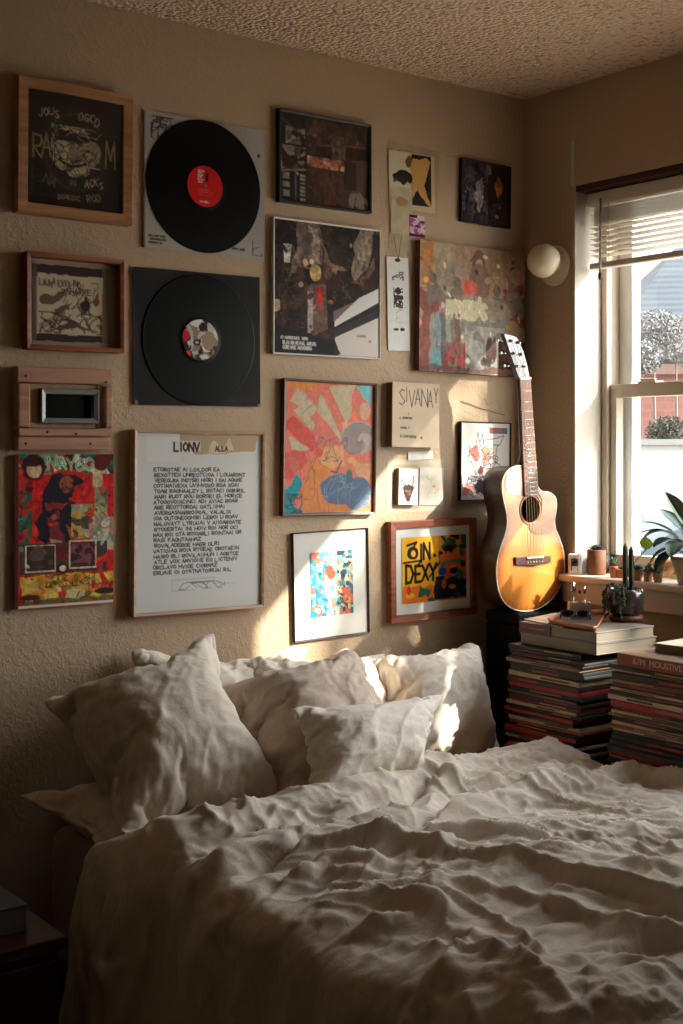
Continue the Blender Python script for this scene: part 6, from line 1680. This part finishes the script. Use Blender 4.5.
pillow(PF[2], Q((196, 690, 2.36), (352, 642, 2.48), (412, 780, 2.17), (286, 830, 2.03)), 'creased taupe pillow propped in the middle', M_LINEN_T, 1.0, seed=17, wr=.004, cr=1.35, dirn=.4)
pillow(PF[1], Q((288, 706, 2.12), (446, 692, 2.19), (424, 786, 2.03), (306, 810, 1.97)), 'small plump white cushion in front of the others', M_LINEN_W, .72, seed=20)
# ------------------------------------------------------------------ outside the window
GZ = -.8
M_SNOW = mat('bright_ground', (.72, .69, .64), .9, var=.06, vscale=.5)
struct(MB().box(3.2, 60, -40, 50, GZ - .2, GZ).build('ground', M_SNOW))


def out(px, t): dx, dy = ray(px); return Vector((dx * t, dy * t, 0))


def facing(px, t): p = out(px, t); return p, math.atan2(-.6, .8)   # local x runs to the right as seen from the room


# hatchback
p, rz = facing(705, 14.5); car = thing('parked_car', 'pale blue-grey parked car outside the lower sash', 'car', (p.x, p.y, GZ), rz)
prof = [(-2.1, .35), (-2.15, .7), (-2.0, .92), (-1.2, 1.02), (-.55, 1.42), (.9, 1.47), (1.75, 1.3), (2.05, .95), (2.12, .6), (2.08, .35)]
MB().prism(prof, -.85, .85, smooth=True).build('body', mat('car_paint', (.34, .40, .45), .3, coat=.5), car, bevel=.06)
m = MB(); m.prism([(-1.05, 1.03), (-.5, 1.36), (.15, 1.4), (.15, 1.0)], -.865, -.84); m.build('side_window', mat('car_glass', (.22, .27, .31), .08), car)
m = MB(); m.prism([(.25, 1.0), (.25, 1.4), (.9, 1.4), (1.5, 1.28), (1.7, 1.0)], -.865, -.84); m.build('side_window', MATS['car_glass'], car)
for sx in (-1.35, 1.35):
    for sy in (-.82, .66): MB().lathe([(0, 0), (.30, 0), (.32, .02), (.32, .14), (.30, .16), (0, .16)], 24, (0, 0, 0), Matrix.Translation((sx, sy + .16 - .02, .32)) @ Matrix.Rotation(R(90), 4, 'X')).build('wheel', mat('tyre', (.1, .1, .1), .8), car)
# white garden wall
p, rz = facing(760, 18); gw = thing('garden_wall', 'long white-painted boundary wall beyond the parked car', 'wall', (p.x, p.y, GZ), rz)
MB().box(-5, 5, 0, .25, 0, 2.25).build('wall_body', mat('white_render', (.52, .50, .48), .9, bump=.3, bscale=6), gw); MB().box(-5.05, 5.05, -.04, .29, 2.25, 2.33).build('coping', mat('white_render2', (.42, .42, .41), .9), gw)
# shrubs along it


def clump(name, label, cat, px, t, z, r, n, lw, m, seed, flat=.7, trunk=0, group=None):
    p = out(px, t); th = thing(name, label, cat, (p.x, p.y, GZ), 0, group); rg = random.Random(seed); mb = MB(); cz = z - GZ
    for k in range(n):
        d = Vector((rg.gauss(0, 1), rg.gauss(0, 1), rg.gauss(0, 1))).normalized() * (rg.random() ** .45) * r; d.z *= flat
        if rg.random() < .25: continue
        c = Vector((0, 0, cz)) + d; a, b_ = Vector((rg.gauss(0, 1), rg.gauss(0, 1), rg.gauss(0, 1))).normalized(), Vector((rg.gauss(0, 1), rg.gauss(0, 1), rg.gauss(0, 1))).normalized()
        q = a.cross(b_).normalized()
        mb.add([c - a * lw, c - q * lw * .5, c + a * lw, c + q * lw * .5], [(0, 1, 2, 3)])
    mb.build('foliage', m, th)
    if cz > r * .3:
        mb = MB(); mb.tube([(0, 0, 0), (.05 * r, 0, cz * .5), (0, 0, cz)], [.02 + r * .03, .015 + r * .02, .012], 8)
        for k in range(6):
            a = k * 1.05; mb.tube([(0, 0, cz - r * .3), (math.cos(a) * r * .55, math.sin(a) * r * .55, cz + r * .2)], [.02 + .02 * r, .006], 6)
        mb.build('trunk', mat('pale_bark', (.36, .34, .32), .9), th)
    return th


M_GSH = mat('sage_foliage', (.22, .23, .18), .7, var=.3, vscale=2); M_BLOS = mat('white_blossom', (.42, .41, .40), .8); M_DG = mat('grey_green_foliage', (.40, .45, .40), .8, var=.3, vscale=1)
clump('shrub', 'sage green shrub above the white wall, near the pane edge', 'shrub', 668, 19.5, H + .28, .34, 2200, .028, M_GSH, 3)
clump('shrub', 'sage green shrub above the white wall at the picture edge', 'shrub', 706, 20.6, H + .3, .4, 2200, .028, M_GSH, 5)
for k, (px, py, r) in enumerate(((637, 358, .42), (654, 335, .62), (676, 338, .6), (700, 345, .7))):
    t = 20.8 + k * 1.35; z = H - (py - 450) / FPX * t
    clump('blossom_tree', ['small white-blossomed tree lowest at the left of the upper pane', 'white-blossomed tree in the middle of the upper pane', 'white-blossomed tree touching the picture edge', 'white-blossomed tree beyond the picture edge'][k], 'tree', px, t, z, r, 5000, .032, M_BLOS, 7 + k)
# brick building
p, rz = facing(760, 26); bb = thing('brick_building', 'low salmon brick building behind the white wall', 'building', (p.x, p.y, GZ), rz)
mbk = bpy.data.materials.new('salmon_brick'); mbk.use_nodes = True; N = mbk.node_tree.nodes; L = mbk.node_tree.links
br = N.new('ShaderNodeTexBrick'); br.inputs['Color1'].default_value = (*lin((.42, .24, .19)), 1); br.inputs['Color2'].default_value = (*lin((.38, .22, .18)), 1); br.inputs['Mortar'].default_value = (*lin((.42, .28, .24)), 1); br.inputs['Scale'].default_value = 1.6
tc = N.new('ShaderNodeTexCoord'); mp = N.new('ShaderNodeMapping'); mp.inputs['Rotation'].default_value = (R(90), 0, 0); L.new(tc.outputs['Object'], mp.inputs[0]); L.new(mp.outputs[0], br.inputs['Vector']); L.new(br.outputs['Color'], N['Principled BSDF'].inputs['Base Color'])
MB().box(-6, 6, 0, 6, 0, H + 1.50 - GZ).build('wall_body', mbk, bb); MB().box(-6.2, 6.2, -.2, 6.2, H + 1.5 - GZ, H + 1.7 - GZ).build('parapet', mat('pale_coping', (.42, .33, .29), .8), bb)
# house with a shingle roof
p, rz = facing(640, 34); hs_ = thing('neighbour_house', 'grey house with a sloping striped shingle roof across the way', 'house', (p.x, p.y, GZ), rz)
h0 = H + (450 - 318) / FPX * 34 - GZ
MB().box(0, 14, .6, 9, 0, h0).build('wall_body', mat('grey_siding', (.20, .21, .19), .8, bump=.2, bscale=3), hs_)
mr = bpy.data.materials.new('grey_shingle'); mr.use_nodes = True; N = mr.node_tree.nodes; L = mr.node_tree.links
wv = N.new('ShaderNodeTexWave'); wv.bands_direction = 'Z'; wv.inputs['Scale'].default_value = 1.6; wv.inputs['Distortion'].default_value = 1.0; tc = N.new('ShaderNodeTexCoord'); L.new(tc.outputs['Object'], wv.inputs['Vector'])
rr = N.new('ShaderNodeValToRGB'); rr.color_ramp.elements[0].color = (*lin((.10, .12, .13)), 1); rr.color_ramp.elements[1].color = (*lin((.20, .22, .24)), 1); L.new(wv.outputs['Fac'], rr.inputs[0]); L.new(rr.outputs[0], N['Principled BSDF'].inputs['Base Color'])
z1 = h0 + .75
MB().add([(-.5, 0, h0 - .2), (14, 0, h0 + .5), (14, 5, h0 + 3.4), (2.2, 5, h0 + 2.6), (-.5, 9, h0 - .2), (14, 9, h0 + .5), (-.5, 0, h0 - .4), (14, 0, h0 + .3)], [(0, 1, 2, 3), (3, 2, 5, 4), (0, 3, 4), (6, 7, 1, 0)]).build('roof', mr, hs_)
for x in (2.0, 5.0, 8.0):
    w_ = MB().box(x, x + 1.1, .52, .62, h0 - 2.6, h0 - 1.2).build('window', mat('white_frame_out', (.85, .85, .83), .6), hs_); MB().box(x + .1, x + 1.0, .5, .53, h0 - 2.5, h0 - 1.3).build('pane', MATS['car_glass'], w_)

# ------------------------------------------------------------------ tree beside the window that dapples the sun
KX, KZ = .75, .71
SUN = Vector((-KX, 1, -KZ)).normalized()      # the way sunlight travels


def dapple_tree():
    # unseen tree put up-sun of the window, its crown shaped for the sun patches
    rg = random.Random(11); th = thing('unseen_tree', 'unseen leafy tree outside the window, crown shaped for the sun patches', 'tree')
    c = Vector((2.7, 1.85, H + .1)) - SUN * 4.2
    th.location = (c.x, c.y, GZ); mb = MB(); n = 0
    inv = Vector((c.x, c.y, GZ))
    for k in range(TREE_N):
        d = Vector((rg.gauss(0, .55), rg.gauss(0, .55), rg.gauss(0, .5)))
        P = c + d
        # where its shade falls on the gallery wall
        s = (WALL_Y - P.y) / SUN.y; W = P + SUN * s
        if TREE_GAP(W.x, W.z, rg): continue
        lw = rg.uniform(.035, .06); a = Vector((rg.gauss(0, 1), rg.gauss(0, 1), rg.gauss(0, 1))).normalized(); b_ = Vector((rg.gauss(0, 1), rg.gauss(0, 1), rg.gauss(0, 1))).normalized(); q = a.cross(b_).normalized()
        C_ = P - inv; mb.add([C_ - a * lw, C_ - q * lw * .55, C_ + a * lw, C_ + q * lw * .55], [(0, 1, 2, 3)])
    mb.build('foliage', mat('tree_leaf', (.30, .38, .2), .6), th)
    mb = MB(); top = c - inv; mb.tube([(0, 0, 0), (.1, -.05, top.z * .5), (0, 0, top.z - .5), (.0, 0, top.z + .2)], [.09, .07, .05, .02], 10); mb.build('trunk', mat('bark', (.30, .25, .2), .9), th)


def TREE_GAP(x, z, rg):
    # leaves dropped here to place the sun patches; clearest toward the window's far end
    g = 0; zl = H + .495 - .947 * (2.64 - x)
    if 1.60 < x < 1.88: g = 1.0
    elif 1.88 <= x < 2.14 and zl - .17 < z < zl + .1: g = .98
    elif x >= 2.17 and z < H - .12: g = .55
    elif x >= 1.90: g = .15
    else: g = .15
    return rg.random() < g


TREE_N = 2600
dapple_tree()

# ------------------------------------------------------------------ light
sun = bpy.data.lights.new('sun', 'SUN'); sun.energy = SUN_E; sun.color = (1.0, .93, .83); sun.angle = R(.9)
so = bpy.data.objects.new('sun', sun); COL.objects.link(so); so.rotation_euler = SUN.to_track_quat('-Z', 'Y').to_euler()
w = bpy.data.worlds.new('sky'); SC.world = w; w.use_nodes = True; N = w.node_tree.nodes; L = w.node_tree.links
bg = N['Background']; tc = N.new('ShaderNodeTexCoord'); sx = N.new('ShaderNodeSeparateXYZ'); L.new(tc.outputs['Generated'], sx.inputs[0])
cr = N.new('ShaderNodeValToRGB'); cr.color_ramp.elements[0].position = .0; cr.color_ramp.elements[1].position = .7
cr.color_ramp.elements[0].color = (.98, .97, .96, 1); cr.color_ramp.elements[1].color = (.84, .90, 1, 1)
L.new(sx.outputs['Z'], cr.inputs[0]); L.new(cr.outputs[0], bg.inputs[0])
# hazy sky: brighter around the sun
dt = N.new('ShaderNodeVectorMath'); dt.operation = 'DOT_PRODUCT'; L.new(tc.outputs['Generated'], dt.inputs[0]); dt.inputs[1].default_value = tuple(-SUN)
mx_ = N.new('ShaderNodeMath'); mx_.operation = 'MAXIMUM'; mx_.inputs[1].default_value = 0; L.new(dt.outputs['Value'], mx_.inputs[0])
pw = N.new('ShaderNodeMath'); pw.operation = 'POWER'; pw.inputs[1].default_value = 2.0; L.new(mx_.outputs[0], pw.inputs[0])
ma = N.new('ShaderNodeMath'); ma.operation = 'MULTIPLY_ADD'; ma.inputs[1].default_value = SKY_G; ma.inputs[2].default_value = SKY_E; L.new(pw.outputs[0], ma.inputs[0]); L.new(ma.outputs[0], bg.inputs[1])
pl = bpy.data.lights.new('window_portal', 'AREA'); pl.shape = 'RECTANGLE'; pl.size = HEAD_Z - SILL_Z; pl.size_y = OPY1 - OPY0; pl.cycles.is_portal = True
po = bpy.data.objects.new('window_portal', pl); COL.objects.link(po); po.location = (WIN_X + WT + .02, (OPY0 + OPY1) / 2, (HEAD_Z + SILL_Z) / 2); po.rotation_euler = (0, R(90), 0)

# ------------------------------------------------------------------ camera: level, aimed into the corner, lens shifted down
cam = bpy.data.cameras.new('camera'); co_ = bpy.data.objects.new('camera', cam); COL.objects.link(co_)
co_.location = (0, 0, H); co_.rotation_euler = (R(90), 0, -math.atan2(.6, .8))
cam.sensor_fit = 'HORIZONTAL'; cam.sensor_width = 36; cam.lens = FPX / 683 * 36; cam.shift_y = -(512 - HORIZON) / 683; cam.clip_start = .05; cam.clip_end = 300
SC.camera = co_
vs_ = SC.view_settings; vs_.view_transform = 'Standard'; vs_.look = 'None'; vs_.gamma = 1; vs_.use_curve_mapping = False; vs_.exposure = EXPO
